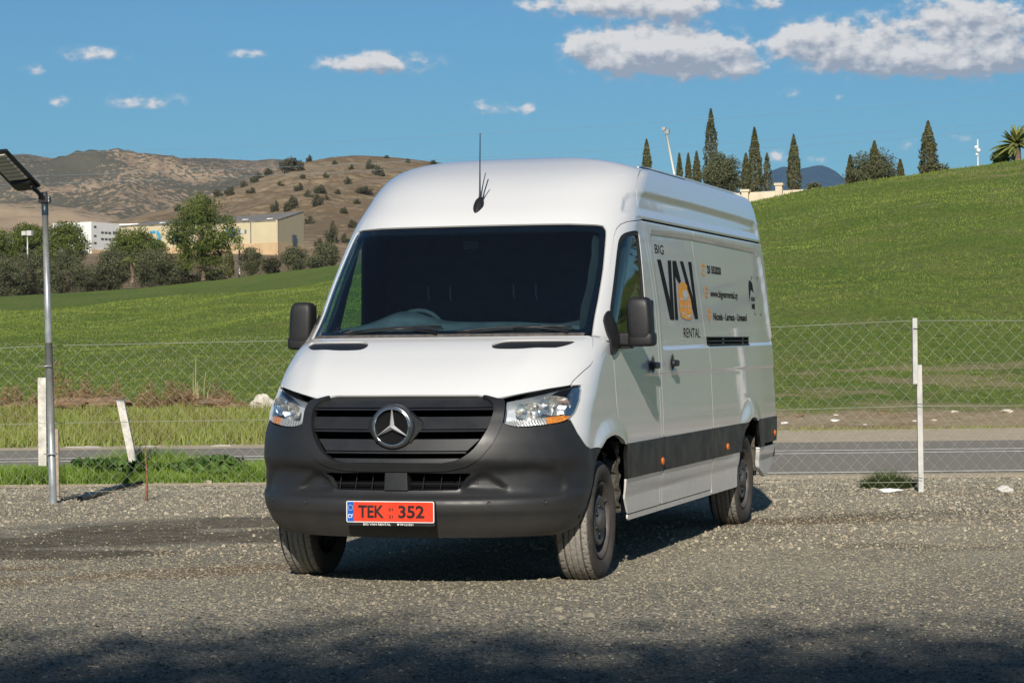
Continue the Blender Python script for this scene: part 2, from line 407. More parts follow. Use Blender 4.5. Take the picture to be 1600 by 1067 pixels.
M_blue = scrub_mat('haze_tinted_mountain', (.045, .080, .110), (.06, .095, .12), (.030, .060, .09), (.04, .07, .10), .004, .5, (.12, .12, .11))  # distance haze is painted in as bluish rock tones

# ------------------------------------------------------------------ terrain
def hrow(x): return 533.5+FPX*_f[2]+_r[2]*(np.asarray(x, float)-800)
def zrow(x, row, d): return CAMP[2]+d*(hrow(x)-row)/FPX
def sheet(name, ua, ub, da, db, z, mat, nu=2, nd=2):
    V = []; F = []
    for j in range(nd):
        for i in range(nu):
            u = ua+(ub-ua)*i/(nu-1); d = da+(db-da)*j/(nd-1); V.append(W(u, d, z))
    for j in range(nd-1):
        for i in range(nu-1): a = j*nu+i; F.append((a, a+1, a+nu+1, a+nu))
    o = mk(name, V, F, mat); tag(o, kind='structure'); return o
# flat ground that carries everything and runs to the horizon
M_earth = dirt_mat('open_ground', (.22, .19, .12), (.14, .15, .06), (.28, .23, .15), .2, .3)
sheet('ground', -7000, 7000, -7000, 36, -.03, M_earth, 2, 2)
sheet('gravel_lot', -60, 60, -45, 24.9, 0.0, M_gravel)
sheet('near_road_shoulder', -90, 90, 23.85, 25.2, .004, M_should)
sheet('road', -200, 200, 24.8, 32.6, .008, M_asphalt)
sheet('far_road_shoulder', -200, 200, 32.5, 37.2, .004, M_should)
for (a, b_) in ((24.92, 25.06), (29.18, 29.34), (29.94, 30.10)):
    o = sheet('road_marking', -200, 200, a, b_, .012, M_mark)
VN = lambda x, y: (np.sin(x*1.7+1.3*np.sin(y*.9))*np.cos(y*1.3+.7*np.sin(x*1.1)))
CRX = [-900, -200, 0, 200, 330, 450, 540, 700, 850, 1000, 1170, 1240, 1300, 1450, 1600, 1900, 2600]
CRY = [478, 468, 464, 452, 439, 424, 413, 396, 380, 356, 316, 301, 291, 270, 249, 215, 180]
def bankz(x): return np.interp(x, [0, 500, 1150, 1600], [.40, .38, .05, .10])
def bank0(x): return np.interp(x, [0, 500, 1150, 1600], [33.3, 33.6, 35.2, 36.5])
def field_z(x, d):
    x = np.asarray(x, float); d = np.asarray(d, float)
    D = np.interp(x, [-900, 400, 1100, 2600], [235, 225, 130, 130])
    d1 = np.interp(x, [0, 500, 1150, 1600], [39.5, 40.0, 43.5, 44.5])
    z1 = bankz(x); zc = zrow(x, np.interp(x, CRX, CRY), D)
    s = (d-d1)/(D-d1)
    z = z1+(zc-z1)*np.clip(s, 0, 1)
    z = np.where(d < d1, -.02+(z1+.02)*ss((d-bank0(x))/(d1-bank0(x))), z)
    z = np.where(d > D, zc-(d-D)*.10, z)
    und = .10*VN(x*.01, d*.12)*np.clip((d-44)/30, 0, 1)*np.clip((D-d)/25, 0, 1)*2.2
    return z+und+.04*VN(x*.03+2, d*1.1)*np.clip((d-bank0(x)-1)/3, 0, 1)
def terrain(name, zf, xs, ds, mat):
    X, D = np.meshgrid(xs, ds); U = (X-800)/FPX*D; Z = zf(X, D)
    V = np.stack([CAMP[0]+RT[0]*U+FW[0]*D, CAMP[1]+RT[1]*U+FW[1]*D, Z], -1).reshape(-1, 3)
    nj, ni = X.shape; a = (np.arange(nj-1)[:, None]*ni+np.arange(ni-1)[None, :]).ravel()
    F = np.stack([a, a+1, a+ni+1, a+ni], -1)
    o = mk_fast(name, V, F, mat, smooth=True); tag(o, kind='structure'); return o
terrain('field', field_z, np.linspace(-900, 2600, 280), np.r_[np.linspace(33.2, 50, 80), np.linspace(50.6, 240, 170), 260, 300], M_field)
def fpt(px, d): # point on the field surface
    z = float(field_z(px, d)); u = (px-800)/FPX*d; return W(u, d, z)
# valley floor and scrub hill behind the field
HX = [-900, -300, 0, 90, 180, 260, 330, 400, 470, 520, 560, 620, 700, 800, 950, 1150, 1500, 2600]
HY = [400, 385, 372, 362, 346, 328, 306, 280, 254, 247, 243, 246, 254, 262, 290, 330, 360, 380]
from mathutils import noise as mnoise
def rough(x, d, s, L):
    u = (x-800)/FPX*d; o = np.empty(x.shape)
    for i, (a, b) in enumerate(zip(u.ravel(), d.ravel())):
        o.flat[i] = mnoise.ridged_multi_fractal(Vector((a/L, b/L*.8, 1.7)), .9, 2.1, 5, 1.0, 2.0)
    return s*(o-1.1)
def valley_z(x, d):
    x = np.asarray(x, float); d = np.asarray(d, float)
    row = np.where(d < 450, np.interp(d, [225, 260, 330, 450], [478, 455, 425, 396]), 396)
    hc = np.interp(x, HX, HY)
    dc = np.interp(x, [0, 560], [620, 800])
    s = np.clip((d-470)/(dc-470), 0, 1)
    row = np.where(d > 450, 396+(hc-396)*np.minimum(1, s**.8), row)
    row = row + np.where((x > 900), 60, 0)*0
    z = zrow(x, row, d)
    z = np.where(d > dc, zrow(x, hc, dc)-(d-dc)*.12, z)
    return z+rough(x, d, 2.6, 55)*np.clip((d-480)/100, 0, 1)*(1-.8*ss((s-.75)/.25))
terrain('scrub_hill', valley_z, np.linspace(-900, 1150, 330), np.r_[np.linspace(228, 450, 40), np.linspace(456, 950, 150)], M_hill)
FX = [-900, -200, 0, 60, 120, 170, 230, 2600]; FY = [330, 322, 318, 318, 326, 336, 352, 400]
def ridgef(HXx, HYy, d0, d1, base, s, L):
    def g(x, d):
        hc = np.interp(x, HXx, HYy); q = np.clip((d-d0)/(d1-d0), 0, 1)
        row = base+(hc-base)*q**.85
        z = zrow(x, row, d)
        z = np.where(d > d1, zrow(x, hc, d1)-(d-d1)*.2, z)
        return z+rough(x, d, s, L)*np.clip(q*3, 0, 1)*(1-.85*ss((q-.78)/.2))
    return g
terrain('foothill', ridgef(FX, FY, 900, 1250, 400, 6.0, 120), np.linspace(-900, 400, 160), np.linspace(900, 1500, 70), M_foot)
RX = [-900, -300, 0, 15, 40, 70, 100, 130, 160, 200, 225, 260, 300, 340, 400, 430, 460, 500, 600, 700, 1100, 2600]
RY = [262, 252, 246, 243, 241, 244, 247, 251, 249, 243, 243, 247, 249, 247, 251, 248, 250, 257, 268, 280, 320, 340]
terrain('mountain_ridge', ridgef(RX, RY, 1500, 2600, 375, 34.0, 330), np.linspace(-300, 1100, 420), np.linspace(1500, 3000, 150), M_ridge)
BX = [1080, 1185, 1200, 1212, 1226, 1240, 1252, 1264, 1276, 1286, 1296, 1308, 1322, 1360, 1450, 2200]
BY = [330, 286, 272, 266, 261, 263, 265, 263, 260, 259, 262, 268, 280, 300, 310, 330]
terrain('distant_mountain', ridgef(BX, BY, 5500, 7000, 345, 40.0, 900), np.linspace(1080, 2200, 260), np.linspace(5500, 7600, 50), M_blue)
# ================================================================== THE VAN
# body surface: plan contours stacked over height z.  y runs from nose to tail, x to the van's left.
CP = [(.30,-.88),(.36,-.935),(.435,-.985),(.455,-1.0),(.525,-1.006),(.538,-1.0),(.565,-.968),(.60,-.96),(.66,-.955),(.70,-.968),(.74,-.985),(.83,-.975),(.93,-.94),(1.0,-.895),(1.06,-.825),(1.10,-.765),(1.14,-.72),(1.20,-.645),(1.26,-.555),(1.32,-.45),(1.37,-.355),(1.41,-.26),(1.44,-.165),(1.47,-.12),(1.8,.20),(2.12,.51),(2.20,.60),(2.30,.74),(2.40,.90),(2.48,1.06),(2.55,1.24),(2.60,1.40),(2.625,1.52),(2.64,1.68),(2.67,2.9)]
WP = [(.30,.86),(.33,.905),(.40,.955),(.50,.985),(.6,.993),(.8,.996),(1.0,.991),(1.2,.985),(1.4,.974),(1.6,.965),(1.9,.951),(2.1,.938),(2.2,.930),(2.35,.914),(2.45,.898),(2.52,.878),(2.57,.856),(2.60,.83),(2.62,.80),(2.635,.755),(2.645,.66),(2.652,.5),(2.67,.2)]
LP = [(.30,.50),(.5,.60),(.95,.60),(1.1,.58),(1.3,.52),(1.44,.50),(2.1,.52),(2.3,.54),(2.5,.52),(2.67,.48)]
PP = [(.30,2.3),(.7,2.15),(.95,2.1),(1.08,2.7),(1.2,3.0),(1.38,4.0),(2.1,4.0),(2.3,4.0),(2.5,4.3),(2.67,4.2)]
YP = [(.30,5.50),(.7,5.64),(1.4,5.62),(1.9,5.50),(2.2,5.38),(2.4,5.27),(2.55,5.13),(2.67,4.7)]
cz = lambda T, z: pchip([a for a, b in T], [b for a, b in T], z)
def roofdrop(x, y, z):
    y0 = 1.34+.26*(1-ss(np.abs(x)/.85)); b = ss((y-y0)/.35); e = np.maximum(z-2.47, 0)
    return b*((.105*(1-np.exp(-e/.105*1.15)))-e)

def sdf(poly, m, z):
    """signed distance (negative inside) of points (m, z) to a closed polygon"""
    P = np.array(poly, float); d = np.full(m.shape, 1e9); inside = np.zeros(m.shape, bool)
    for i in range(len(P)):
        a = P[i]; b = P[(i+1) % len(P)]; ab = b-a; L = ab @ ab
        if L < 1e-12: continue
        t = np.clip(((m-a[0])*ab[0]+(z-a[1])*ab[1])/L, 0, 1)
        d = np.minimum(d, (m-a[0]-t*ab[0])**2+(z-a[1]-t*ab[1])**2)
        c = ((a[1] > z) != (b[1] > z))
        with np.errstate(divide='ignore', invalid='ignore'):
            xi = (b[0]-a[0])*(z-a[1])/(b[1]-a[1]+1e-30)+a[0]
        inside ^= c & (m < xi)
    d = np.sqrt(d); return np.where(inside, -d, d)
def chaikin(P, n=2, keep=()):
    P = [np.array(p, float) for p in P]
    for _ in range(n):
        Q = []
        for i in range(len(P)):
            a, b = P[i], P[(i+1) % len(P)]
            Q += [a*.75+b*.25, a*.25+b*.75]
        P = Q
    return P

ARCH_F = [(.36,.25),(.378,.317),(.50,.335),(.545,.38),(.578,.46),(.664,.555),(.731,.677),(.79,.75),(.832,.785),(.935,.826),(1.038,.840),(1.142,.845),(1.246,.833),(1.351,.809),(1.43,.765),(1.468,.679),(1.49,.565),(1.50,.437),(1.57,.335),(1.60,.25)]
ARCH_R = [(4.985,.25),(5.00,.36),(5.03,.47),(5.045,.56),(5.101,.645),(5.197,.720),(5.297,.77),(5.399,.803),(5.501,.811),(5.603,.8),(5.679,.766),(5.756,.690),(5.816,.573),(5.845,.48),(5.88,.39),(6.13,.311),(6.13,.25)]
RECESS = [(2.56,1.352),(2.60,1.345),(2.81,1.345),(3.97,1.355),(6.54,1.365),(6.56,1.40),(6.436,1.55),(6.304,1.827),(6.19,2.02),(6.12,2.085),(5.9,2.122),(5.143,2.130),(4.366,2.134),(3.68,2.136),(2.986,2.132),(2.40,2.126),(2.375,2.10),(2.43,1.9),(2.53,1.62)]
BAND = [(1.78,2.205),(1.80,2.251),(1.893,2.331),(1.996,2.368),(2.13,2.378),(3.58,2.380),(5.268,2.368),(6.02,2.353),(6.13,2.30),(6.17,2.205),(4.7,2.205),(2.2,2.205)]
BUMPSTEP = [(-1.6,.673),(-.622,.673),(-.33,.718),(.006,.727),(.203,.704),(.315,.646),(.345,.570),(.27,.51),(.1,.49),(-1.6,.49)]
POCKET = [(-.62,.573),(-.545,.58),(-.479,.640),(-.40,.668),(-.338,.667),(-.262,.634),(-.193,.590),(-.165,.566),(-.344,.563)]

NB, NF, NS_ = 330, 110, 215
_zb = np.linspace(.30, 2.67, 6000); _yb = cz(CP, _zb)
_s = np.r_[0, np.cumsum(np.hypot(np.diff(_zb)*1.25, np.diff(_yb)))]
ZR = np.interp(np.linspace(0, _s[-1], NB), _s, _zb)
def contour_row(z):
    yc, w, L, p = [float(cz(T, z)) for T in (CP, WP, LP, PP)]
    a = (np.linspace(0, 1, 900)**1.6)*math.pi/2
    x = w*np.sin(a)**(2/p); y = yc+L*(1-np.cos(a))
    s = np.r_[0, np.cumsum(np.hypot(np.diff(x), np.diff(y)))]
    q = np.linspace(0, s[-1], NF); x1 = np.interp(q, s, x); y1 = np.interp(q, s, y)
    yr = float(cz(YP, z)); y0 = yc+L
    t = np.r_[np.linspace(0, .27, 101)[1:], np.linspace(.27, .972, NS_-110)[1:], .972+.028*np.sin(np.linspace(0, math.pi/2, 11))[1:]]
    y2 = y0+(yr-y0)*t; rr = .06
    e = np.clip((y2-(yr-rr))/rr, 0, 1)
    w2 = w+max(0, .975-w)*ss((y2-.25)/.25)*(z < .52)
    x2 = w2-rr*.8*(1-np.sqrt(1-e*e+1e-9))-.012*ss((y2-4.9)/.8)
    return np.r_[x1, x2], np.r_[y1, y2]
rows = [contour_row(z) for z in ZR]
GX = np.array([r[0] for r in rows]); GY = np.array([r[1] for r in rows]); GZ = np.repeat(ZR[:, None], GX.shape[1], 1)
# close the roof to the centre line
GX = np.vstack([GX, GX[-1]*.0]); GY = np.vstack([GY, GY[-1]]); GZ = np.vstack([GZ, GZ[-1]+.001])
GX[:, 0] = 0
GM = GX+GY; GZ0 = GZ.copy()
G = np.stack([GX, GY, GZ+roofdrop(GX, GY, GZ)], -1)
def grid_normals(G):
    du = np.empty_like(G); dv = np.empty_like(G)
    du[:, 1:-1] = G[:, 2:]-G[:, :-2]; du[:, 0] = (G[:, 1]-G[:, 0]); du[:, -1] = G[:, -1]-G[:, -2]
    dv[1:-1] = G[2:]-G[:-2]; dv[0] = G[1]-G[0]; dv[-1] = G[-1]-G[-2]
    du[:, 0, 1] = 0
    n = np.cross(du, dv); n /= np.linalg.norm(n, axis=-1, keepdims=True)+1e-12
    n[:, 0, 0] = 0; n /= np.linalg.norm(n, axis=-1, keepdims=True)+1e-12
    n[-1] = (0, 0, 1)
    return n
GN = grid_normals(G)
# stampings
def smin_in(poly, w): return ss(-sdf(poly, GM, GZ0)/w)
D = np.zeros(GM.shape)
D -= .016*smin_in(RECESS, .022)
D -= .014*smin_in(BAND, .05)
D -= .005*ss((1.20-GZ0)/.02)*ss((GM-1.9)/.5)*ss((GZ0-.9)/.28)
D -= .018*smin_in(BUMPSTEP, .06)
D -= .030*smin_in(POCKET, .025)
dr = sdf(ARCH_R, GM, GZ0); D += .022*ss((.16-dr)/.14)*(GZ0 < 1.2)*ss((GZ0-.70)/.12)
df = sdf(ARCH_F, GM, GZ0); D += .018*ss((.11-df)/.10)*(GM > .7)*ss((GZ0-.70)/.10)
D -= .004*np.exp(-((GZ0-2.187)/.008)**2)*(GM > 2.0)
# bonnet shoulders: a soft crease running from the grille corners up to the windscreen
hs = np.exp(-((np.abs(GX)-.60-.25*(GZ0-1.1))/.07)**2)*ss((GZ0-1.08)/.06)*ss((1.43-GZ0)/.05)
D += .006*hs
GD = G+GN*D[..., None]
GN = grid_normals(GD)
GN[:, :, :] = GN
NI, NJ = GM.shape

def clip_panel(f, off=0.0, flange=.012, both=False, base=None):
    """cut the region f<=0 out of the body surface; returns V, F, number of skin faces.
    off shifts it along the normal, flange folds its rim inwards, both mirrors it about the centre line."""
    B = (GD if base is None else base)+GN*(off if np.isscalar(off) else off[..., None])
    Pv = B.reshape(-1, 3); Nv = GN.reshape(-1, 3); fv = f.ravel()
    ins = fv <= 0
    a = (np.arange(NI-1)[:, None]*NJ+np.arange(NJ-1)[None, :]).ravel()
    Q = np.stack([a, a+1, a+NJ+1, a+NJ], -1)
    cnt = ins[Q].sum(1)
    full = Q[cnt == 4]; part = Q[(cnt > 0) & (cnt < 4)]
    V = []; Nn = []; F = []; vm = {}; em = {}
    def gv(i):
        if i not in vm: vm[i] = len(V); V.append(Pv[i]); Nn.append(Nv[i])
        return vm[i]
    def ge(i, j):
        k = (min(i, j), max(i, j))
        if k not in em:
            i, j = k; t = fv[i]/(fv[i]-fv[j]); t = min(max(t, .0), 1.)
            em[k] = len(V); V.append(Pv[i]*(1-t)+Pv[j]*t); Nn.append(Nv[i]*(1-t)+Nv[j]*t)
        return em[k]
    for q in full: F.append(tuple(gv(i) for i in q))
    for q in part:
        o = []
        for k in range(4):
            i, j = q[k], q[(k+1) % 4]
            if ins[i]: o.append(gv(i))
            if ins[i] != ins[j]: o.append(ge(i, j))
        o2 = [o[0]]
        for v in o[1:]:
            if v != o2[-1]: o2.append(v)
        if len(o2) > 2: F.append(tuple(o2))
    V = np.array(V); Nn = np.array(Nn)
    if len(V) == 0: return V, F, 0
    if both:
        cen = np.abs(V[:, 0]) < 1e-6; idx = np.arange(len(V)); mir = np.where(cen, idx, 0)
        nc = np.where(~cen)[0]; mir[nc] = len(V)+np.arange(len(nc))
        V2 = V[nc]*np.array([-1, 1, 1]); N2 = Nn[nc]*np.array([-1, 1, 1])
        F += [tuple(int(mir[i]) for i in reversed(q)) for q in F]
        V = np.vstack([V, V2]); Nn = np.vstack([Nn, N2])
    nskin = len(F)
    if flange:
        ec = {}
        for q in F:
            for k in range(len(q)):
                i, j = q[k], q[(k+1) % len(q)]; e = (min(i, j), max(i, j))
                ec.setdefault(e, []).append((i, j))
        bd = [v[0] for v in ec.values() if len(v) == 1]
        top = {}; ring = {}; nV = list(V)
        for (i, j) in bd:
            for k in (i, j):
                if k not in ring:
                    top[k] = len(nV); nV.append(V[k]); ring[k] = len(nV); nV.append(V[k]-Nn[k]*flange)
        for (i, j) in bd: F.append((top[j], top[i], ring[i], ring[j]))
        V = np.array(nV)
    return V, F, nskin
def mirror(V, F): return V*np.array([-1, 1, 1]), [tuple(reversed(q)) for q in F]

van = empty('cargo_van'); tag(van, 'white high roof panel van with dark grey bumper parked on the gravel', 'van')
PAN = {}
def panel(name, f, mat, off=0.0, flange=.012, mode='both', parent=None, label=None, base=None):
    """mode both: one piece across the centre; pair: one piece on each side"""
    res = []
    if mode == 'both':
        V, F, n = clip_panel(f, off, flange, True, base)
        o = mk(name, V, F, mat, parent or van, True, flat=n); res.append(o)
    else:
        V, F, n = clip_panel(f, off, flange, False, base)
        if 'R' in mode or mode == 'pair': res.append(mk(name, V, F, mat, parent or van, True, flat=n))
        if 'L' in mode or mode == 'pair':
            V2, F2 = mirror(V, F); res.append(mk(name, V2, F2, mat, parent or van, True, flat=n))
    if label: res[0]['label'] = label
    return res
reg = lambda P, sm=0: sdf(chaikin(P, sm) if sm else P, GM, GZ0)
GAP = .0022
mx = np.maximum

# --- materials of the van
def paint_mat():
    m, t, b = new_mat('white_paint'); p = objc(t)
    v = noise(t, 3, 5, .6, p); d = noise(t, 14, 6, .7, p); s = N(t, 'ShaderNodeSeparateXYZ'); t.links.new(p, s.inputs[0])
    low = mapr(t, math_node(t, 'ADD', s.outputs[2], math_node(t, 'MULTIPLY', v, .35)), .35, 1.15, 1, 0)
    dust = math_node(t, 'ADD', math_node(t, 'MULTIPLY', low, mapr(t, d, .3, .8, .10, .38)), mapr(t, d, .55, .85, 0, .05))
    c = mixc(t, dust, (.67, .67, .665), (.38, .345, .29))
    t.links.new(c, b.inputs['Base Color'])
    t.links.new(mapr(t, dust, 0, .5, .28, .6), b.inputs['Roughness'])
    b.inputs['Coat Weight'].default_value = 1.0
    t.links.new(mapr(t, dust, 0, .4, .035, .22), b.inputs['Coat Roughness'])
    w = noise(t, 2.2, 2, .5, p); bump(t, b, w, .05, .02)
    t.links.new(t.nodes[-1].outputs[0] if False else b.inputs['Normal'].links[0].from_socket, b.inputs['Coat Normal'])
    return m
def plastic_mat(name, col, rough=.5):
    m, t, b = new_mat(name); p = objc(t)
    v = noise(t, 5, 5, .65, p); sp = noise(t, 130, 2, .5, p); s = N(t, 'ShaderNodeSeparateXYZ'); t.links.new(p, s.inputs[0])
    k = mapr(t, v, .3, .7, 0, .35)
    c = mixc(t, k, tuple(col), tuple(min(1, x*1.4+.004) for x in col))
    c = mixc(t, mapr(t, sp, .72, .78, 0, .45), c, (.22, .20, .17))
    c = mixc(t, mapr(t, math_node(t, 'ADD', s.outputs[2], math_node(t, 'MULTIPLY', v, .3)), .35, .75, .45, 0), c, (.11, .10, .085))
    t.links.new(c, b.inputs['Base Color']); t.links.new(mapr(t, v, .3, .7, rough-.06, rough+.1), b.inputs['Roughness'])
    b.inputs['Specular IOR Level'].default_value = .45
    bump(t, b, noise(t, 700, 2, .5, p), .25, .0006)
    return m
def glass_mat(name, tint=(.62, .70, .70), spec=1.0):
    m = bpy.data.materials.new(name); m.use_nodes = True; t = m.node_tree
    for n in list(t.nodes): t.nodes.remove(n)
    o = N(t, 'ShaderNodeOutputMaterial'); mix = N(t, 'ShaderNodeMixShader'); tr = N(t, 'ShaderNodeBsdfTransparent'); gl = N(t, 'ShaderNodeBsdfGlossy')
    tr.inputs[0].default_value = (*tint, 1); gl.inputs['Roughness'].default_value = .015; gl.inputs['Color'].default_value = (1, 1, 1, 1)
    ge_ = N(t, 'ShaderNodeNewGeometry'); dt = N(t, 'ShaderNodeVectorMath'); dt.operation = 'DOT_PRODUCT'
    t.links.new(ge_.outputs['Normal'], dt.inputs[0]); t.links.new(ge_.outputs['Incoming'], dt.inputs[1])
    c_ = math_node(t, 'SUBTRACT', 1.0, math_node(t, 'ABSOLUTE', dt.outputs['Value']), clamp=True)
    k = math_node(t, 'MULTIPLY', math_node(t, 'ADD', math_node(t, 'MULTIPLY', math_node(t, 'POWER', c_, 5.0), .94), .055), spec, clamp=True)
    # dust film
    df = N(t, 'ShaderNodeBsdfDiffuse'); df.inputs[0].default_value = (.45, .42, .36, 1)
    mx2 = N(t, 'ShaderNodeMixShader'); t.links.new(mapr(t, noise(t, 120, 3, .7, objc(t)), .66, .80, .006, .10), mx2.inputs[0])
    t.links.new(k, mix.inputs[0]); t.links.new(tr.outputs[0], mix.inputs[1]); t.links.new(gl.outputs[0], mix.inputs[2])
    t.links.new(mix.outputs[0], mx2.inputs[1]); t.links.new(df.outputs[0], mx2.inputs[2]); t.links.new(mx2.outputs[0], o.inputs[0])
    return m
M_paint = paint_mat()
M_bump = plastic_mat('grey_bumper_plastic', (.016, .0165, .018), .46)
M_grille = plastic_mat('grille_plastic', (.017, .0175, .019), .42)
M_strip = plastic_mat('black_moulding', (.010, .010, .011), .42)
M_blackp = simple('black_plastic', (.012, .012, .013), .45, var=.2)
M_rubber = simple('black_rubber', (.010, .010, .010), .7, var=.2)
M_dark = simple('dark_cavity', (.004, .004, .005), .9, var=.1, spec=.1)
M_frit = simple('black_glass_border', (.006, .008, .012), .10, var=.1)
M_glass = glass_mat('windscreen_glass', (.56, .76, .80), 1.15)
M_glass2 = glass_mat('side_glass', (.62, .78, .70))
M_lens = glass_mat('headlamp_lens', (.93, .95, .96), .8)
M_chrome = simple('chrome', (.80, .80, .80), .10, 1.0, .04)
M_refl = simple('lamp_reflector', (.92, .91, .89), .24, 1.0, .10, 40)
M_silver = simple('lamp_housing', (.62, .64, .66), .35, .35, .1)
M_amber = simple('amber_plastic', (.75, .25, .03), .25, .1, .25, 60)
M_amber2 = simple('amber_marker', (.55, .14, .02), .3, .0, .25, 60)
M_cab = simple('cab_trim', (.030, .034, .038), .75, var=.2)
M_cabw = simple('bulkhead_panel', (.045, .050, .056), .8, var=.2)

# --- cut lines
HOOD = [(-1.6,1.108),(-.30,1.104),(-.262,1.098),(-.240,1.084),(-.228,1.079),(-.064,1.098),(.088,1.117),(.282,1.137),(.479,1.152),(.504,1.171),(.584,1.203),(.666,1.232),(.775,1.266),(.825,1.290),(.848,1.320),(.875,1.365),(.955,1.432),(.93,1.440),(.5,1.4405),(-1.6,1.4405)]
WIND = [(-1.6,1.447),(.5,1.447),(.935,1.446),(.988,1.468),(1.171,1.662),(1.338,1.862),(1.49,2.070),(1.508,2.10),(1.497,2.113),(1.43,2.120),(1.2,2.127),(-1.6,2.132)]
HEAD = [(-.130,1.070),(.075,1.094),(.275,1.119),(.474,1.143),(.588,1.151),(.602,1.148),(.600,1.129),(.544,1.068),(.463,1.003),(.38,.964),(.331,.952),(.257,.943),(.122,.933),(-.003,.926),(-.091,.926),(-.146,.931),(-.196,.944),(-.200,.952),(-.169,1.013)]
GRIL = [(-1.6,1.095),(-.30,1.095),(-.257,1.090),(-.238,1.069),(-.242,1.033),(-.272,.991),(-.302,.949),(-.348,.901),(-.398,.854),(-.467,.794),(-.56,.746),(-.631,.728),(-.75,.718),(-1.6,.712)]
GFRM = [(-1.6,1.102),(-.25,1.102),(-.18,1.082),(-.142,1.078),(-.140,1.066),(-.178,1.008),(-.205,.955),(-.262,.890),(-.324,.825),(-.409,.757),(-.50,.708),(-.623,.684),(-.75,.680),(-1.6,.678)]
BUMP = [(-1.6,.2),(.5,.2),(.6,.2),(.6,.4),(.72,.62),(.822,.777),(.75,.786),(.634,.782),(.555,.800),(.519,.820),(.443,.878),(.385,.952),(.380,.962),(.331,.949),(.257,.940),(.122,.930),(-.003,.923),(-.091,.923),(-.146,.928),(-.20,.944),(-.21,.96),(-.176,1.013),(-.135,1.072),(-.24,1.076),(-.30,1.06),(-1.6,1.06)]
INTK = [(-1.6,.668),(-.52,.668),(-.455,.664),(-.479,.640),(-.529,.595),(-.56,.578),(-1.6,.574)]
FEND = [(.479,1.149),(.504,1.171),(.584,1.203),(.666,1.232),(.775,1.266),(.825,1.290),(.848,1.320),(.875,1.365),(.957,1.434),(1.06,1.425),(1.12,1.40),(1.236,1.40),(1.243,1.297),(1.253,1.161),(1.279,1.02),(1.313,.942),(1.374,.885),(1.435,.815),(1.478,.776),(1.52,.55),(1.53,.50),(1.57,.36),(1.3,.3),(.9,.3),(.75,.6),(.832,.775),(.75,.786),(.634,.782),(.555,.800),(.519,.820),(.443,.878),(.385,.955),(.380,.964),(.463,1.003),(.544,1.068),(.600,1.129),(.602,1.149),(.588,1.152)]
DOOR = [(2.12,2.178),(1.825,2.156),(1.715,2.136),(1.646,2.106),(1.583,2.059),(1.417,1.851),(1.299,1.671),(1.19,1.50),(1.215,1.42),(1.236,1.38),(1.243,1.297),(1.253,1.161),(1.279,1.02),(1.313,.942),(1.374,.885),(1.435,.815),(1.44,.776),(1.47,.55),(1.50,.437),(1.57,.345),(1.58,.338),(2.42,.338),(2.425,.8),(2.43,1.37),(2.40,1.60),(2.33,1.80),(2.20,2.06)]
BPIL = [(2.12,2.178),(2.20,2.06),(2.33,1.80),(2.40,1.60),(2.43,1.37),(2.425,.8),(2.42,.338),(2.49,.338),(2.495,.8),(2.50,1.37),(2.47,1.63),(2.40,1.80),(2.27,2.06),(2.19,2.178)]
SLID = [(2.19,2.178),(2.27,2.06),(2.40,1.80),(2.47,1.63),(2.50,1.37),(2.495,.8),(2.49,.338),(4.05,.338),(4.055,.8),(4.06,1.2),(3.98,1.424),(3.86,1.70),(3.72,2.0),(3.665,2.178)]
SIDE = [(3.665,2.178),(3.72,2.0),(3.86,1.70),(3.98,1.424),(4.06,1.2),(4.055,.8),(4.05,.30),(7.2,.30),(7.2,2.178)]
RFRT = [(-1.6,2.14),(1.2,2.135),(1.44,2.128),(1.51,2.122),(1.52,2.10),(1.50,2.068),(1.345,1.857),(1.178,1.657),(.995,1.460),(.965,1.438),(1.06,1.430),(1.12,1.405),(1.205,1.405),(1.19,1.50),(1.299,1.671),(1.417,1.851),(1.583,2.059),(1.646,2.106),(1.715,2.136),(1.825,2.156),(2.12,2.180),(2.185,2.185),(2.140,2.239),(2.13,2.381),(2.25,2.47),(2.44,2.558),(2.42,2.60),(2.33,2.63),(2.24,2.655),(2.0,2.664),(1.9,2.9),(-1.6,2.9)]
GLSD = [(1.225,1.435),(1.253,1.553),(1.434,1.791),(1.603,2.011),(1.651,2.049),(1.706,2.074),(1.805,2.092),(1.971,2.106),(2.035,2.100),(2.055,2.075),(2.085,1.915),(2.118,1.683),(2.14,1.499),(2.13,1.43),(2.09,1.40),(1.4,1.40)]
VENT = [(.057,1.374),(.09,1.395),(.188,1.415),(.274,1.420),(.74,1.417),(.752,1.410),(.70,1.394),(.582,1.376),(.487,1.366),(.181,1.364),(.07,1.366)]
f_head, f_gril, f_gfrm, f_bump, f_wind = reg(HEAD), reg(GRIL, 1), reg(GFRM), reg(BUMP), reg(WIND)
f_archf, f_archr, f_door, f_gls = reg(ARCH_F), reg(ARCH_R), reg(DOOR), reg(GLSD, 1)
f_vent = reg(VENT, 1); f_int = reg(INTK)
def zband(a, b): return np.maximum(a-GZ0, GZ0-b)
strip_zone = lambda m0, m1: mx(zband(.560, .776), mx(m0-GM, GM-m1))

panel('bonnet', mx(reg(HOOD)+GAP, -f_vent), M_paint, mode='both')
for o in panel('bonnet_vent', f_vent+.001, M_blackp, off=-.010, mode='pair'): pass
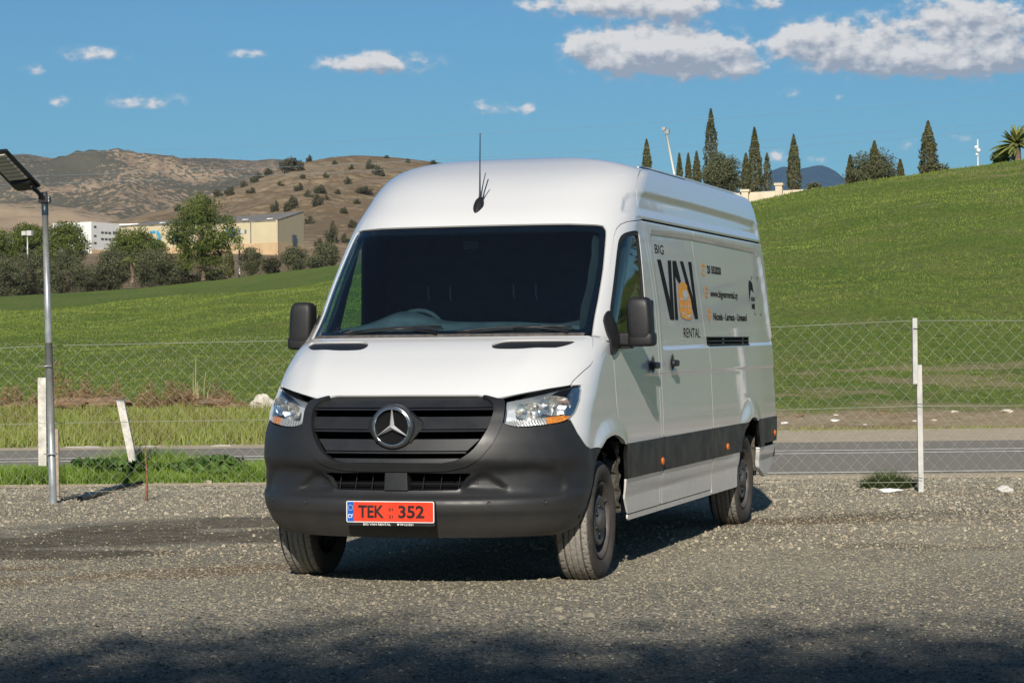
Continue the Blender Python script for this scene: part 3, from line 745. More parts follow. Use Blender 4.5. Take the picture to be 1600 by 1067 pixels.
# front wing, doors and side panels
arches = mx(-f_archf, -f_archr)
nostrip = -strip_zone(1.40, 9)
panel('front_wing', mx(mx(reg(FEND)+GAP, -f_archf), mx(nostrip, -mx(1.2-GM, GZ0-.60))), M_paint, flange=.03, mode='pair')
doorp = panel('front_door', mx(mx(f_door+GAP, -f_gls), mx(nostrip, -f_archf)), M_paint, mode='pair')
panel('centre_pillar', mx(reg(BPIL)+GAP*.6, nostrip), M_paint, mode='pair')
slidp = panel('side_door', mx(reg(SLID)+GAP, nostrip), M_paint, mode='R')
panel('side_panel', mx(mx(reg(SLID)+GAP, nostrip), -f_archr), M_paint, mode='L')
REARLOW = [(5.80,.60),(7.2,.605),(7.2,.2),(6.62,.2),(6.535,.425),(6.50,.418),(6.30,.355),(6.14,.308),(6.0,.25),(5.7,.25)]
REARCUT = [(5.9,.1),(6.13,.308),(6.30,.352),(6.517,.425),(6.58,.50),(7.5,.52),(7.5,.1)]
f_cut = reg(REARCUT)
f_side = mx(mx(mx(reg(SIDE)+GAP, -f_archr), nostrip), -f_cut)
panel('rear_quarter_panel', f_side, M_paint, flange=.03, mode='pair')
roofb = mx(-reg(RFRT)+GAP, 2.190-GZ0)
panel('roof_front', mx(reg(RFRT)+GAP, 1.0*(GZ0*0-1)), M_paint, mode='both')
panel('roof', roofb, M_paint, mode='both')
# mouldings
for (a, b_) in ((1.42, 2.425), (2.50, 4.052), (4.058, 6.0)):
    panel('side_moulding', mx(mx(strip_zone(a+.002, b_-.002)+.0015, -f_archf-.0), -f_archr), M_strip, off=.009, flange=.02, mode='pair')
panel('side_moulding', mx(strip_zone(2.427, 2.498), -f_archr), M_bump, off=.006, flange=.02, mode='pair')
panel('side_moulding', mx(mx(zband(.588, .784), 5.76-GM), -f_archr), M_strip, off=.010, flange=.02, mode='pair')
panel('sill', mx(zband(.300, .334), mx(1.58-GM, GM-5.0)), M_paint, off=-.004, flange=.01, mode='pair')
# front end
bumpcut = mx(mx(f_bump+GAP*.5, -f_gfrm-.001), mx(-f_int, -f_archf))
bump_o = panel('front_bumper', bumpcut, M_bump, flange=.03, mode='both')[0]
panel('grille_frame', mx(f_gfrm+.001, -f_gril), M_grille, off=.008, flange=.045, mode='both')
# windscreen
panel('windscreen', f_wind+.002, M_glass, off=-.004, flange=0, mode='both')
scr_in = mx(f_wind+.030, -(1e9))
panel('windscreen_border', mx(f_wind+.001, -(sdf([(-1.6,1.482),(.55,1.482),(.90,1.482),(.965,1.505),(1.15,1.700),(1.31,1.880),(1.43,2.06),(1.43,2.085),(1.37,2.092),(-1.6,2.10)], GM, GZ0))), M_frit, off=-.007, flange=.012, mode='both')
# door glass
for o in panel('door_window', f_gls+.024, M_glass2, off=-.012, flange=0, mode='pair'): pass
panel('window_seal', mx(f_gls+.001, -(f_gls+.030)), M_rubber, off=-.004, flange=.02, mode='pair')
SAIL = [(1.160,1.545),(1.150,1.48),(1.158,1.40),(1.165,1.335),(1.185,1.318),(1.25,1.325),(1.35,1.36),(1.44,1.405),(1.36,1.44),(1.30,1.52),(1.262,1.60)]
sailp = panel('mirror_base', reg(SAIL, 1), M_blackp, off=.014, flange=.025, mode='pair')
# inner shell that closes the seams
inner = np.where(GZ0 < 1.12, .075*ss((.45-GY)/.5), 0)+.018
shell_f = mx(mx(-(f_wind+.01), -(f_gls+.01)), mx(-(f_archf-.004), -(f_archr-.004)))
shell_f = mx(shell_f, -(f_cut-.01))
panel('inner_shell', shell_f, M_dark, off=-inner, flange=0, mode='both')
# ---- headlights
def surf_pt(px_m, z, side=1, off=0.0):
    """point and normal of the skin at (m, z)"""
    i = int(np.argmin(np.abs(ZR-z))); j = int(np.argmin(np.abs(GM[i]-px_m)))
    p = GD[i, j]+GN[i, j]*off; n = GN[i, j].copy()
    return p*np.array([side, 1, 1]), n*np.array([side, 1, 1])
def headlights():
    for sgn in (1, -1):
        md = 'R' if sgn > 0 else 'L'
        lens = panel('headlight', f_head+.003, M_lens, off=-.001, flange=.004, mode=md)[0]
        panel('lamp_housing', f_head+.004, M_silver, off=-.074, flange=-.068, mode=md, parent=lens)
        low = mx(f_head+.006, mx(GZ0-(.972+.05*(GM)), -1e3*(GM*0+1)))
        panel('indicator_strip', mx(low, GM-.165), M_ribs, off=-.020, flange=.01, mode=md, parent=lens)
        panel('indicator_lens', mx(low, .167-GM), M_amber, off=-.018, flange=.01, mode=md, parent=lens)
        # dark outer end
        panel('lamp_end_trim', mx(f_head+.005, mx((.405+(GZ0-1.05)*1.0)-GM, .985-GZ0)), M_lampend, off=-.014, flange=.03, mode=md, parent=lens)
        for (m_, z_, rx, rz, ry) in ((.035, 1.020, .082, .050, .050), (.262, 1.050, .112, .055, .056)):
            c, nn = surf_pt(m_, z_, 1, -.016); ang = math.atan2(nn[0], -nn[1])
            n = 40; V = []; F = []; K = 9
            Rz = rotm(0, 0, ang)
            for k in range(K):
                q = k/(K-1); r = q**.5 if k else 0.0
                for j in range(n):
                    a = 2*math.pi*j/n
                    fac = 1+.035*math.cos(a*8)*(q > .2)
                    ex = abs(math.cos(a))**.8*math.copysign(1, math.cos(a)); ez = abs(math.sin(a))**.8*math.copysign(1, math.sin(a))
                    p = Rz @ np.array([rx*r*ex*fac, ry*(1-q*fac), rz*r*ez*fac])
                    V.append(((c[0]+p[0])*sgn, c[1]+p[1], c[2]+p[2]))
            for k in range(K-1):
                for j in range(n):
                    q4 = (k*n+j, k*n+(j+1) % n, (k+1)*n+(j+1) % n, (k+1)*n+j)
                    F.append(q4 if sgn < 0 else q4[::-1])
            mk('reflector', V, F, M_refl, lens, True)
            b = MB(); p0 = np.array([c[0]*sgn, c[1]+.03, c[2]]); b.lathe([(.002, -.026), (.010, -.02), (.012, .0), (.012, .03)], p0, 'y', 12)
            b.build('bulb', M_bulb, lens, True)
M_ribs = simple('ribbed_clear_plastic', (.55, .54, .52), .2, .3, .1)
_t = M_ribs.node_tree; _b = _t.nodes['Principled BSDF']
_w = N(_t, 'ShaderNodeTexWave'); _w.inputs['Scale'].default_value = 26; _w.inputs['Distortion'].default_value = 0
_mp = N(_t, 'ShaderNodeMapping'); _mp.inputs['Rotation'].default_value = (0, .5, 0); _t.links.new(objc(_t), _mp.inputs[0]); _t.links.new(_mp.outputs[0], _w.inputs['Vector'])
bump(_t, _b, _w.outputs['Fac'], 1.0, .006)
M_lampend = simple('lamp_end_plastic', (.05, .10, .17), .12, .3, .2)
M_bulb = simple('bulb_glass', (.5, .5, .48), .1, .4, .1)
headlights()
# ---- grille blades
def surf_row(z):
    """plan contour (x, y) of the front at height z"""
    x, y = contour_row(z); return x[:NF], y[:NF]
def sweep_band(z0, z1, off0, off1, xlim0, xlim1, th=.02, n=60, z2=None):
    """a blade that follows the front, from height z0 (offset off0) to z1 (offset off1)"""
    V = []; F = []
    for (z, off, xl, back) in ((z1, off1, xlim1, 0), (z0, off0, xlim0, 0), (z0-.004, off0, xlim0, th), (z1, off1, xlim1, th)):
        xx, yy = surf_row(z)
        for i in range(n+1):
            x = -xl+2*xl*i/n; y = float(np.interp(abs(x), xx, yy)); V.append((x, y+off+back, z))
    for k in range(4):
        a = k*(n+1); b = ((k+1) % 4)*(n+1)
        for i in range(n): F.append((a+i, b+i, b+i+1, a+i+1))
    F.append(tuple(k*(n+1) for k in range(4))); F.append(tuple(k*(n+1)+n for k in (3, 2, 1, 0)))
    return V, F
grille = mk('grille', *sweep_band(.73, 1.10, .085, .085, .42, .57, .005), M_dark, van)
BL = [(1.028, 1.100, .565, .570), (.908, .985, .520, .555), (.787, .860, .425, .485)]
for (a, b_, xa, xb) in BL:
    V, F = sweep_band(a+.010, b_, .012, .030, xa, xb, .012); mk('blade', V, F, M_grille, grille)
    V, F = sweep_band(a-.005, a+.004, .006, .010, xa*.985, xa*.99, .030); mk('blade', V, F, M_grille, grille)
V, F = sweep_band(.728, .752, .012, .026, .33, .38, .012); mk('blade', V, F, M_grille, grille)
# three-pointed star emblem on its round carrier
def star():
    c = np.array([0, -.972, .932])
    s = mk('badge', [], [], M_chrome, van)
    b = MB()
    prof = [(.098, .030), (.118, .026), (.1235, .012), (.1235, -.05)]
    n = 56; V = []; F = []
    def ring(prof, cc, close=True):
        V = []; F = []
        for (r, h) in prof:
            for k in range(n):
                a = 2*math.pi*k/n; V.append((cc[0]+r*math.cos(a), cc[1]-h, cc[2]+r*math.sin(a)))
        m = len(prof); rng_ = range(m if close else m-1)
        for i in rng_:
            for k in range(n):
                F.append((i*n+k, i*n+(k+1) % n, ((i+1) % m)*n+(k+1) % n, ((i+1) % m)*n+k))
        return V, F
    V, F = ring([(.100, .004), (.106, .014), (.113, .014), (.1245, .004), (.1265, -.012), (.1265, -.09), (.10, -.09)], c)
    mk('carrier', V, F, M_carr, s, True)
    tp = []
    for k in range(10):
        a = 2*math.pi*k/10; tp.append((.1045+.0055*math.cos(a), .014+.0055*math.sin(a)))
    V, F = ring(tp, c); mk('ring', V, F, M_chrome, s, True)
    # backing bowl with mesh
    V, F = ring([(.100, -.012), (.001, -.022)], c, False); mk('backing', V, F, M_dark, s, True)
    mb = MB()
    for k in range(-9, 10):
        x = k*.0105; L = math.sqrt(max(.098**2-x*x, 0))
        for sg in (1, -1):
            d = np.array([math.cos(math.radians(50*sg)), 0, math.sin(math.radians(50*sg))]); e = np.array([-d[2], 0, d[0]])
            mb.tube([c+e*x-d*L+np.array([0, .010, 0]), c+e*x+d*L+np.array([0, .010, 0])], .0012, 4, False)
    mb.build('mesh', M_grille, s)
    # star: three faceted points
    mid = c+np.array([0, -.034, 0]); V = []; F = []
    for k in range(3):
        a = math.radians(90+120*k); tip = c+.101*np.array([math.cos(a), 0, math.sin(a)])+np.array([0, -.012, 0])
        a1 = a+math.radians(60); a2 = a-math.radians(60)
        q1 = c+.0165*np.array([math.cos(a1), 0, math.sin(a1)])+np.array([0, -.006, 0]); q2 = c+.0165*np.array([math.cos(a2), 0, math.sin(a2)])+np.array([0, -.006, 0])
        b0 = len(V); t1 = tip+.0022*np.array([-math.sin(a), 0, math.cos(a)]); t2 = tip-.0022*np.array([-math.sin(a), 0, math.cos(a)])
        V += [mid, tip+np.array([0, -.003, 0]), q1, q2, t1+np.array([0, .006, 0]), t2+np.array([0, .006, 0])]
        F += [(b0, b0+2, b0+4, b0+1), (b0, b0+1, b0+5, b0+3)]
    o = mk('star', V, F, simple('satin_silver', (.75, .75, .76), .32, .45, .04), s)
    bm = bmesh.new(); bm.from_mesh(o.data); bmesh.ops.recalc_face_normals(bm, faces=bm.faces); bm.to_mesh(o.data); bm.free()
    # carrier wedges that blend into the blades
    for sg in (1, -1):
        mb = MB(); mb.add([(sg*.10, -.965, 1.01), (sg*.165, -.925, .955), (sg*.165, -.925, .925), (sg*.10, -.965, .84), (sg*.10, -.90, 1.01), (sg*.16, -.88, .955), (sg*.16, -.88, .925), (sg*.10, -.90, .84)],
               [(0, 1, 2, 3), (4, 7, 6, 5), (0, 4, 5, 1), (1, 5, 6, 2), (2, 6, 7, 3)])
        mb.build('carrier', M_grille, s)
M_carr = simple('dark_chrome', (.16, .16, .165), .28, .8, .1)
star()
# ---- lower intake: dark opening, wire grid, sensor block
ik = mk('lower_intake', *sweep_band(.565, .675, .10, .10, .52, .52, .005), M_dark, van)
mb = MB()
for x in np.linspace(-.46, .46, 10):
    xx, yy = surf_row(.62); y = float(np.interp(abs(x), xx, yy)); mb.tube([(x, y+.05, .575), (x+.012, y+.055, .668)], .0022, 5)
xx, yy = surf_row(.61)
mb.tube([(x, float(np.interp(abs(x), xx, yy))+.05, .607) for x in np.linspace(-.47, .47, 24)], .0025, 5)
mb.build('grid', M_grille, ik)
mb = MB(); mb.box((.012, -.915, .622), (.072, .045, .052), taper=.93); bevel(mb.build('sensor_block', M_bump, ik), .006)
for x in (-.43, .45):
    xx, yy = surf_row(.497); y = float(np.interp(abs(x)+.0, xx, yy))
for (m_, z_) in ((-.70, .50), (-.10, .50)):
    pass
# parking sensors
for side in (1, -1):
    for m_ in (-.36, .08):
        p, n = surf_pt(m_, .495, side, .001)
        e1 = np.cross(n, (0, 0, 1)); e1 /= np.linalg.norm(e1); e2 = np.cross(n, e1); V = []; F = []
        for (r, h) in ((.0125, 0), (.0125, .003), (.0095, .003), (.008, .0015), (.0001, .0015)):
            for k in range(16):
                a = 2*math.pi*k/16; V.append(p+n*h+r*(math.cos(a)*e1+math.sin(a)*e2))
        for i in range(4):
            for k in range(16): F.append((i*16+k, i*16+(k+1) % 16, (i+1)*16+(k+1) % 16, (i+1)*16+k))
        mk('parking_sensor', V, F, M_grille, bump_o, True)
    # tow-eye style flap outline
for side in (1, -1):
    for (m_, z_) in ((2.408, .618), (4.536, .624), (6.45, .655)):
        p, n = surf_pt(m_, z_, side, .012); b = MB(); b.lathe([(.026, -.004), (.026, .004), (.020, .009), (.001, .011)] if side > 0 else [(.026, .004), (.026, -.004), (.020, -.009), (.001, -.011)], p, 'x', 20)
        o = b.build('side_marker', M_amber2, van, True)
# rear face, underside and inner structure
def rear_face():
    idx = [i for i in range(NI-1) if ZR[i] > .50]
    V = []; F = []
    for i in idx:
        p = GD[i, -1]; V += [(p[0], p[1], p[2]), (-p[0], p[1], p[2])]
    for k in range(len(idx)-1): F.append((2*k, 2*k+1, 2*k+3, 2*k+2))
    mk('rear_door', V, F, M_paint, van, True)
rear_face()
mb = MB(); mb.box((0, 5.66, .50), (.95, .07, .055)); bevel(mb.build('rear_bumper', M_bump, van), .02)
for side in (1, -1):
    mb = MB(); mb.box((side*.915, 5.640, 1.02), (.022, .025, .16)); bevel(mb.build('rear_light', simple('rear_light_red', (.35, .02, .02), .15), van), .01)
for (z, h) in ((1.655, .035), (.74, .04)):
    mb = MB(); mb.box((.940-.02*(z > 1.5), 5.63-.09*(z > 1.5), z), (.020, .022, h)); mb.box((.955-.02*(z > 1.5), 5.650-.09*(z > 1.5), z+.01), (.010, .014, h*.5))
    bevel(mb.build('rear_hinge', M_paint, van), .004)
mb = MB(); mb.box((0, 2.9, .46), (.78, 2.0, .10)); mb.box((0, -.15, .50), (.48, .50, .10)); mb.box((0, 5.2, .62), (.8, .4, .1))
mb.box((0, 2.9, .36), (.95, 2.0, .02))
mb.build('underbody', M_dark, van)
MB().tube([(-.8, 4.325, .36), (.8, 4.325, .36)], .055, 12).build('axle', M_dark, van, True); MB().tube([(-.72, 0, .33), (.72, 0, .33)], .04, 10).build('axle', M_dark, van, True)
MB().lathe([(.02, -.13), (.12, -.08), (.15, 0), (.12, .08), (.02, .13)], (0, 4.325, .36), 'x', 16).build('differential', M_dark, van, True)
# wheel wells (dark, dusty liners)
M_liner = dirt_mat('dusty_liner', (.05, .045, .038), (.16, .14, .11), (.30, .27, .22), 14, .6)
def liner(cy, r, x0, x1, side):
    V = []; F = []; n = 24
    for (x, rr) in ((x1, r), (x0, r*1.0), (x0, .05)):
        for k in range(n+1):
            a = math.pi*(.02+.96*k/n); V.append((side*x, cy+rr*math.cos(a), .36+rr*math.sin(a)))
    for i in range(2):
        for k in range(n): F.append((i*(n+1)+k, i*(n+1)+k+1, (i+1)*(n+1)+k+1, (i+1)*(n+1)+k))
    mk('wheel_well', V, F, M_dark, van, False)
for side in (1, -1):
    liner(.03, .50, .52, .955, side); liner(4.41, .50, .55, .955, side)
    # torn, dusty edge of the liner behind each front wheel
    V = []; F = []; rg = np.random.default_rng(3)
    zz = np.linspace(.36, .79, 22)
    for k, z in enumerate(zz):
        yb = .465+.02*math.sin(k*1.3)+.0*rg.random(); w = .035+.02*rg.random()
        V += [(side*(.955+.012*rg.random()), yb-w*.4, z), (side*(.93+.03*rg.random()), yb-w-.02, z+.01*rg.random()), (side*(.86+.02*rg.random()), yb-w*.6-.06, z)]
    for k in range(21):
        a = k*3; F += [(a, a+3, a+4, a+1), (a+1, a+4, a+5, a+2)]
    mk('liner_edge', V, F, M_liner, van, False)
    V = []; F = []
    for k, z in enumerate(np.linspace(.34, .76, 14)):
        V += [(side*(.955), 4.83-.02*math.sin(k), z), (side*.90, 4.80, z+.01*rg.random())]
    for k in range(13): F.append((2*k, 2*k+2, 2*k+3, 2*k+1))
    mk('liner_edge', V, F, M_liner, van, False)

# ---------------- wheels
def tyre_mat():
    m, t, b = new_mat('tyre_rubber'); p = objc(t)
    v = noise(t, 6, 5, .65, p); w = noise(t, 60, 3, .6, p); s = N(t, 'ShaderNodeSeparateXYZ'); t.links.new(p, s.inputs[0])
    r = N(t, 'ShaderNodeVectorMath'); r.operation = 'LENGTH'
    cx = N(t, 'ShaderNodeCombineXYZ'); t.links.new(s.outputs[1], cx.inputs[1]); t.links.new(s.outputs[2], cx.inputs[2]); t.links.new(cx.outputs[0], r.inputs[0])
    tread = mapr(t, r.outputs['Value'], .342, .350, 0, 1)
    c = mixc(t, mapr(t, v, .3, .7), (.035, .030, .026), (.085, .073, .062))
    c = mixc(t, math_node(t, 'MULTIPLY', tread, mapr(t, w, .25, .6, .55, 1)), c, (.27, .25, .22))
    t.links.new(c, b.inputs['Base Color']); b.inputs['Roughness'].default_value = .8; b.inputs['Specular IOR Level'].default_value = .3
    bump(t, b, w, .4, .002)
    return m
M_tyre = tyre_mat()
M_steel = simple('dusty_wheel_steel', (.085, .072, .064), .55, .1, .35, 14)
M_cap = simple('wheel_cover_plastic', (.060, .058, .058), .45, 0, .25, 14)
def tyre_mesh():
    """axis along x; outer side +x"""
    prof = [(.222, .085), (.240, .098), (.268, .113), (.297, .1175), (.322, .112), (.337, .102), (.347, .090)]
    n = 288
    tx = list(np.linspace(.086, -.086, 34))
    pr = [(r, x, 0) for r, x in prof]+[(.3535-.004*(abs(x)/.09)**3, x, 1) for x in tx]+[(r, -x, 0) for r, x in reversed(prof)]
    k = np.arange(n); V = np.zeros((len(pr), n, 3))
    for i, (r, x, tr) in enumerate(pr):
        a = 2*np.pi*k/n; rr = np.full(n, r)
        if tr:
            groove = min(abs(x-.052), abs(x-.018), abs(x+.018), abs(x+.052)) < .0042
            if groove: rr -= .009
            else:
                rib = int((x+.2)/.034); ph = (k+rib*3+np.round(x*60).astype(int)) % 9
                rr -= np.where(ph == 0, .006 if abs(x) > .05 else .0035, 0)
        elif i in (6, len(pr)-7):
            rr -= np.where((k % 6) < 1, .004, 0)
        V[i, :, 0] = x; V[i, :, 1] = rr*np.cos(a); V[i, :, 2] = rr*np.sin(a)
    # contact patch sits flat
    V[:, :, 2] = np.maximum(V[:, :, 2], -.342)
    m = len(pr); F = []
    a = (np.arange(m-1)[:, None]*n+np.arange(n)[None, :]).ravel(); b = (np.arange(m-1)[:, None]*n+((np.arange(n)+1) % n)[None, :]).ravel()
    F = np.stack([a, a+n, b+n, b], -1)
    return V.reshape(-1, 3), F
def lathe_x(prof, n=64):
    V = []; F = []
    for (r, x) in prof:
        for k in range(n):
            a = 2*math.pi*k/n; V.append((x, r*math.cos(a), r*math.sin(a)))
    for i in range(len(prof)-1):
        for k in range(n): F.append((i*n+k, (i+1)*n+k, (i+1)*n+(k+1) % n, i*n+(k+1) % n))
    return V, F
def disc_pts(cy, cz_, ry, rz, x, ang=0, n=20):
    V = []
    for k in range(n):
        a = 2*math.pi*k/n; p = np.array([ry*math.cos(a), rz*math.sin(a)]); c, s_ = math.cos(ang), math.sin(ang)
        V.append((x, cy+c*p[0]-s_*p[1], cz_+s_*p[0]+c*p[1]))
    return V
def make_wheel():
    w = empty('wheel', parent=van)
    V, F = tyre_mesh(); mk_fast('tyre', V, F, M_tyre, w, True)
    # steel rim: lip, drop, face with vent holes
    V, F = lathe_x([(.215, .086), (.226, .095), (.228, .099), (.223, .101), (.212, .096), (.206, .085), (.203, .060), (.196, .035), (.185, .012), (.172, .000), (.160, .000), (.148, .010), (.134, .028), (.118, .034), (.05, .034), (.001, .034)])
    mk('rim', V, F, M_steel, w, True)
    for k in range(10):
        a = 2*math.pi*k/10; c = (.163*math.cos(a), .163*math.sin(a))
        V = disc_pts(*c, .016, .026, .0085, a); V2 = disc_pts(*c, .014, .024, .0035, a)
        n = 20; F = [tuple(range(n))]
        mk('vent_hole', V, F, M_dark, w)
    # centre cover: disc with three slots and hub cap
    V, F = lathe_x([(.148, .030), (.150, .080), (.145, .090), (.136, .093), (.122, .086), (.080, .084), (.066, .092), (.058, .107), (.048, .112), (.001, .114)])
    cover = mk('centre_cover', V, F, M_cap, w, True)
    for k in range(6):
        a = 2*math.pi*(k+.5)/6; c = (.082*math.cos(a), .082*math.sin(a))
        mb = MB(); mb.lathe([(.015, .080), (.014, .092), (.009, .097), (.001, .098)], (0, c[0], c[1]), 'x', 12); mb.build('wheel_nut', M_blackp, cover, True)
    for k in range(3):
        a = 2*math.pi*k/3+.5; c = (.104*math.cos(a), .104*math.sin(a))
        mk('slot', disc_pts(*c, .008, .026, .0875, a), [tuple(range(20))], M_dark, cover)
    V = []
    mb = MB(); mb.tube([(.088, .205*math.cos(.55), .205*math.sin(.55)), (.062, .150*math.cos(.55), .150*math.sin(.55))], .006, 8); mb.build('valve', M_blackp, w, True)
    return w
def copy_tree(o, parent=None):
    c = o.copy(); COL.objects.link(c); c.parent = parent
    for ch in list(o.children): copy_tree(ch, c)
    return c
wh = make_wheel()
specs = [(.862, 0, 0, 1), (.862, 4.325, 0, 1), (-.862, 0, math.pi, 1), (-.862, 4.325, math.pi, 1)]
STEER = math.radians(1.5)
for i, (x, y, rz, s_) in enumerate(specs):
    o = wh if i == 0 else copy_tree(wh, van)
    o.location = (x, y, .345); o.rotation_euler = (0, 0, rz+(STEER if y == 0 else 0))

# ---------------- mirrors
def rounded_shell(c, hx, hy, hz, rx=.5, n=28, m=14, sq=.35, shear=0.0, taper=0.0):
    V = []; F = []
    for i in range(m+1):
        ph = -math.pi/2+math.pi*i/m; cz_ = abs(math.sin(ph))**sq*math.copysign(1, math.sin(ph)); cr = abs(math.cos(ph))**sq
        for k in range(n):
            a = 2*math.pi*k/n; cx = abs(math.cos(a))**sq*math.copysign(1, math.cos(a)); cy = abs(math.sin(a))**(sq*1.5)*math.copysign(1, math.sin(a))
            z = cz_; V.append((c[0]+hx*cr*cx*(1-taper*max(z, 0))+shear*z, c[1]+hy*cr*cy, c[2]+hz*z))
    for i in range(m):
        for k in range(n): F.append((i*n+k, i*n+(k+1) % n, (i+1)*n+(k+1) % n, (i+1)*n+k))
    return V, F
M_mirror = plastic_mat('mirror_plastic', (.012, .012, .0135), .5)
for side in (1, -1):
    base = sailp[0 if side > 0 else 1]
    hs_ = mk('mirror_housing', *rounded_shell((side*1.103, .450, 1.530), .080, .068, .142, sq=.42, taper=.05, shear=-side*.006), M_mirror, base, True)
    mk('mirror_lower_housing', *rounded_shell((side*1.110, .452, 1.415), .088, .066, .046, sq=.42), M_mirror, base, True)
    mb = MB(); mb.box((side*1.022, .440, 1.415), (.095, .042, .040)); bevel(mb.build('mirror_arm', M_mirror, base), .014, 3)
    mb = MB(); mb.box((side*1.000, .445, 1.372), (.055, .03, .014)); bevel(mb.build('mirror_arm', M_blackp, base), .006)
    mb = MB(); mb.box((side*1.103, .518, 1.535), (.066, .003, .118)); mb.build('mirror_glass', M_chrome, base)

# ---------------- door handles, slide rail, details
def handle(m_, z_, side, par):
    p, n = surf_pt(m_, z_, side, .001)
    V = []; F = []; K = 24
    for (r, h) in ((.060, .0015), (.056, .002), (.048, -.006), (.034, -.012), (.001, -.014)):
        for k in range(K):
            a = 2*math.pi*k/K; V.append((p[0]+side*(h+.0145), p[1]+r*math.cos(a)*.98, p[2]+r*math.sin(a)))
    for i in range(4):
        for k in range(K): F.append((i*K+k, i*K+(k+1) % K, (i+1)*K+(k+1) % K, (i+1)*K+k))
    cup = mk('handle_cup', V, F, M_cup, par, True)
    mk('handle', *rounded_shell((p[0]+side*.034, p[1]+.010, p[2]-.004), .018, .072, .022, sq=.5), M_blackp, cup, True)
M_cup = simple('handle_cup_gloss', (.32, .33, .34), .06, .85, .05)
handle(2.18, 1.248, 1, doorp[0]); handle(2.18, 1.248, -1, doorp[1]); handle(2.735, 1.260, 1, slidp[0])
xs_ = .966
mb = MB(); mb.box((xs_-.006, 3.79, 1.398), (.010, .745, .032)); rail = mb.build('slide_rail', M_dark, van)
mb = MB(); mb.box((xs_+.004, 3.79, 1.372), (.008, .742, .006)); mb.box((xs_+.002, 3.79, 1.400), (.006, .742, .004)); mb.box((xs_+.002, 3.79, 1.428), (.008, .745, .003)); mb.build('rail_lip', M_strip, rail)
mb = MB(); mb.box((xs_, 3.56, 1.40), (.008, .03, .024)); mb.box((xs_, 4.30, 1.40), (.008, .02, .028)); mb.build('rail_stop', M_blackp, rail)
# roof gutter strips
for side in (1, -1):
    pts = []
    for y in np.linspace(1.70, 4.9, 14):
        i = int(np.argmin(np.abs(ZR-2.60))); j = int(np.argmin(np.abs(GM[i]-(y+.8)))); q = GD[i, j]; pts.append((side*q[0], q[1], q[2]+.006))
    mb = MB(); mb.tube(pts, .010, 6); mb.build('roof_gutter', M_paint, van, True)
# short dark slot at the front end of the roof gutter
pts = []
for m_ in np.linspace(2.52, 3.75, 10):
    p, n = surf_pt(m_, 2.595, 1, .002); pts.append(p)
mb = MB(); mb.tube(pts, .006, 5); mb.build('roof_gutter', M_blackp, van)

# ---------------- windscreen wipers and cowl
def on_screen(x, z, off):
    xx, yy = surf_row(z); y = float(np.interp(abs(x), xx, yy)); return np.array([x, y-off*.7, z+off*.7])
for (x0, x1) in ((-.62, .02), (.12, .80)):
    mb = MB(); pts = [on_screen(x0+(x1-x0)*k/8*.98, 1.462+.012*math.sin(k/8*3.1)+(.004*k if x0 < 0 else .003*k), .012) for k in range(9)]
    wip = MB().tube(pts, .0065, 6).build('wiper', M_blackp, van, True)
    MB().tube([on_screen(x0+(x1-x0)*k/8, 1.456+.012*math.sin(k/8*3.1)+(.004*k if x0 < 0 else .003*k), .003) for k in range(9)], .004, 5).build('wiper_rubber', M_rubber, wip, True)
    MB().tube([on_screen(x1-.02, 1.452, .02), on_screen(x1-.20, 1.474, .026), on_screen((x0+x1)/2, 1.476, .018)], [.014, .009, .007], 8).build('wiper_arm', M_blackp, wip, True)
V = []; F = []
for k in range(41):
    x = -.86+1.72*k/40; a = on_screen(x, 1.438, .001); b_ = on_screen(x, 1.452, .006); V += [a+np.array([0, 0, -.004]), b_]
for k in range(40): F.append((2*k, 2*k+2, 2*k+3, 2*k+1))
mk('cowl_strip', V, F, simple('cowl_plastic', (.09, .080, .072), .7, var=.3, scale=20), van)
# ---------------- roof aerial
p = None
ip = int(np.argmin(np.abs(ZR-2.262))); base_p = GD[ip, int(np.argmin(np.abs(GX[ip]-.0)))]
aer = empty('aerial', parent=van)
c = np.array([0, base_p[1], base_p[2]])
V = []; F = []; K = 20
for (sx, sy, h) in ((.034, .062, -.01), (.033, .060, .010), (.027, .047, .030), (.016, .028, .044), (.004, .01, .050)):
    for k in range(K):
        a = 2*math.pi*k/K
        V.append((c[0]-.02*(h > .02)*0+sx*math.cos(a)*(1-.35*max(0, -math.sin(a))), c[1]+sy*math.sin(a)+h*.3, c[2]+sy*math.sin(a)*.80+h))
for i in range(4):
    for k in range(K): F.append((i*K+k, i*K+(k+1) % K, (i+1)*K+(k+1) % K, (i+1)*K+k))
F.append(tuple(4*K+k for k in range(K)))
mk('aerial_base', V, F, M_blackp, aer, True)
b0 = c+np.array([.002, .03, .05])
t1 = b0+np.array([.0, .02, .42]); t0 = b0+np.array([0, .008, .19])
MB().tube([b0-np.array([0, 0, .02]), b0+np.array([0, .003, .05]), t0, t1], [.010, .006, .0042, .0028], 8).build('whip', M_blackp, aer, True)
b1 = b0+np.array([.008, .02, .0])
MB().tube([b1-np.array([0, 0, .02]), b1+np.array([.012, .01, .045]), b1+np.array([.034, .03, .13])], [.006, .0045, .0035], 6).build('whip', M_blackp, aer, True)

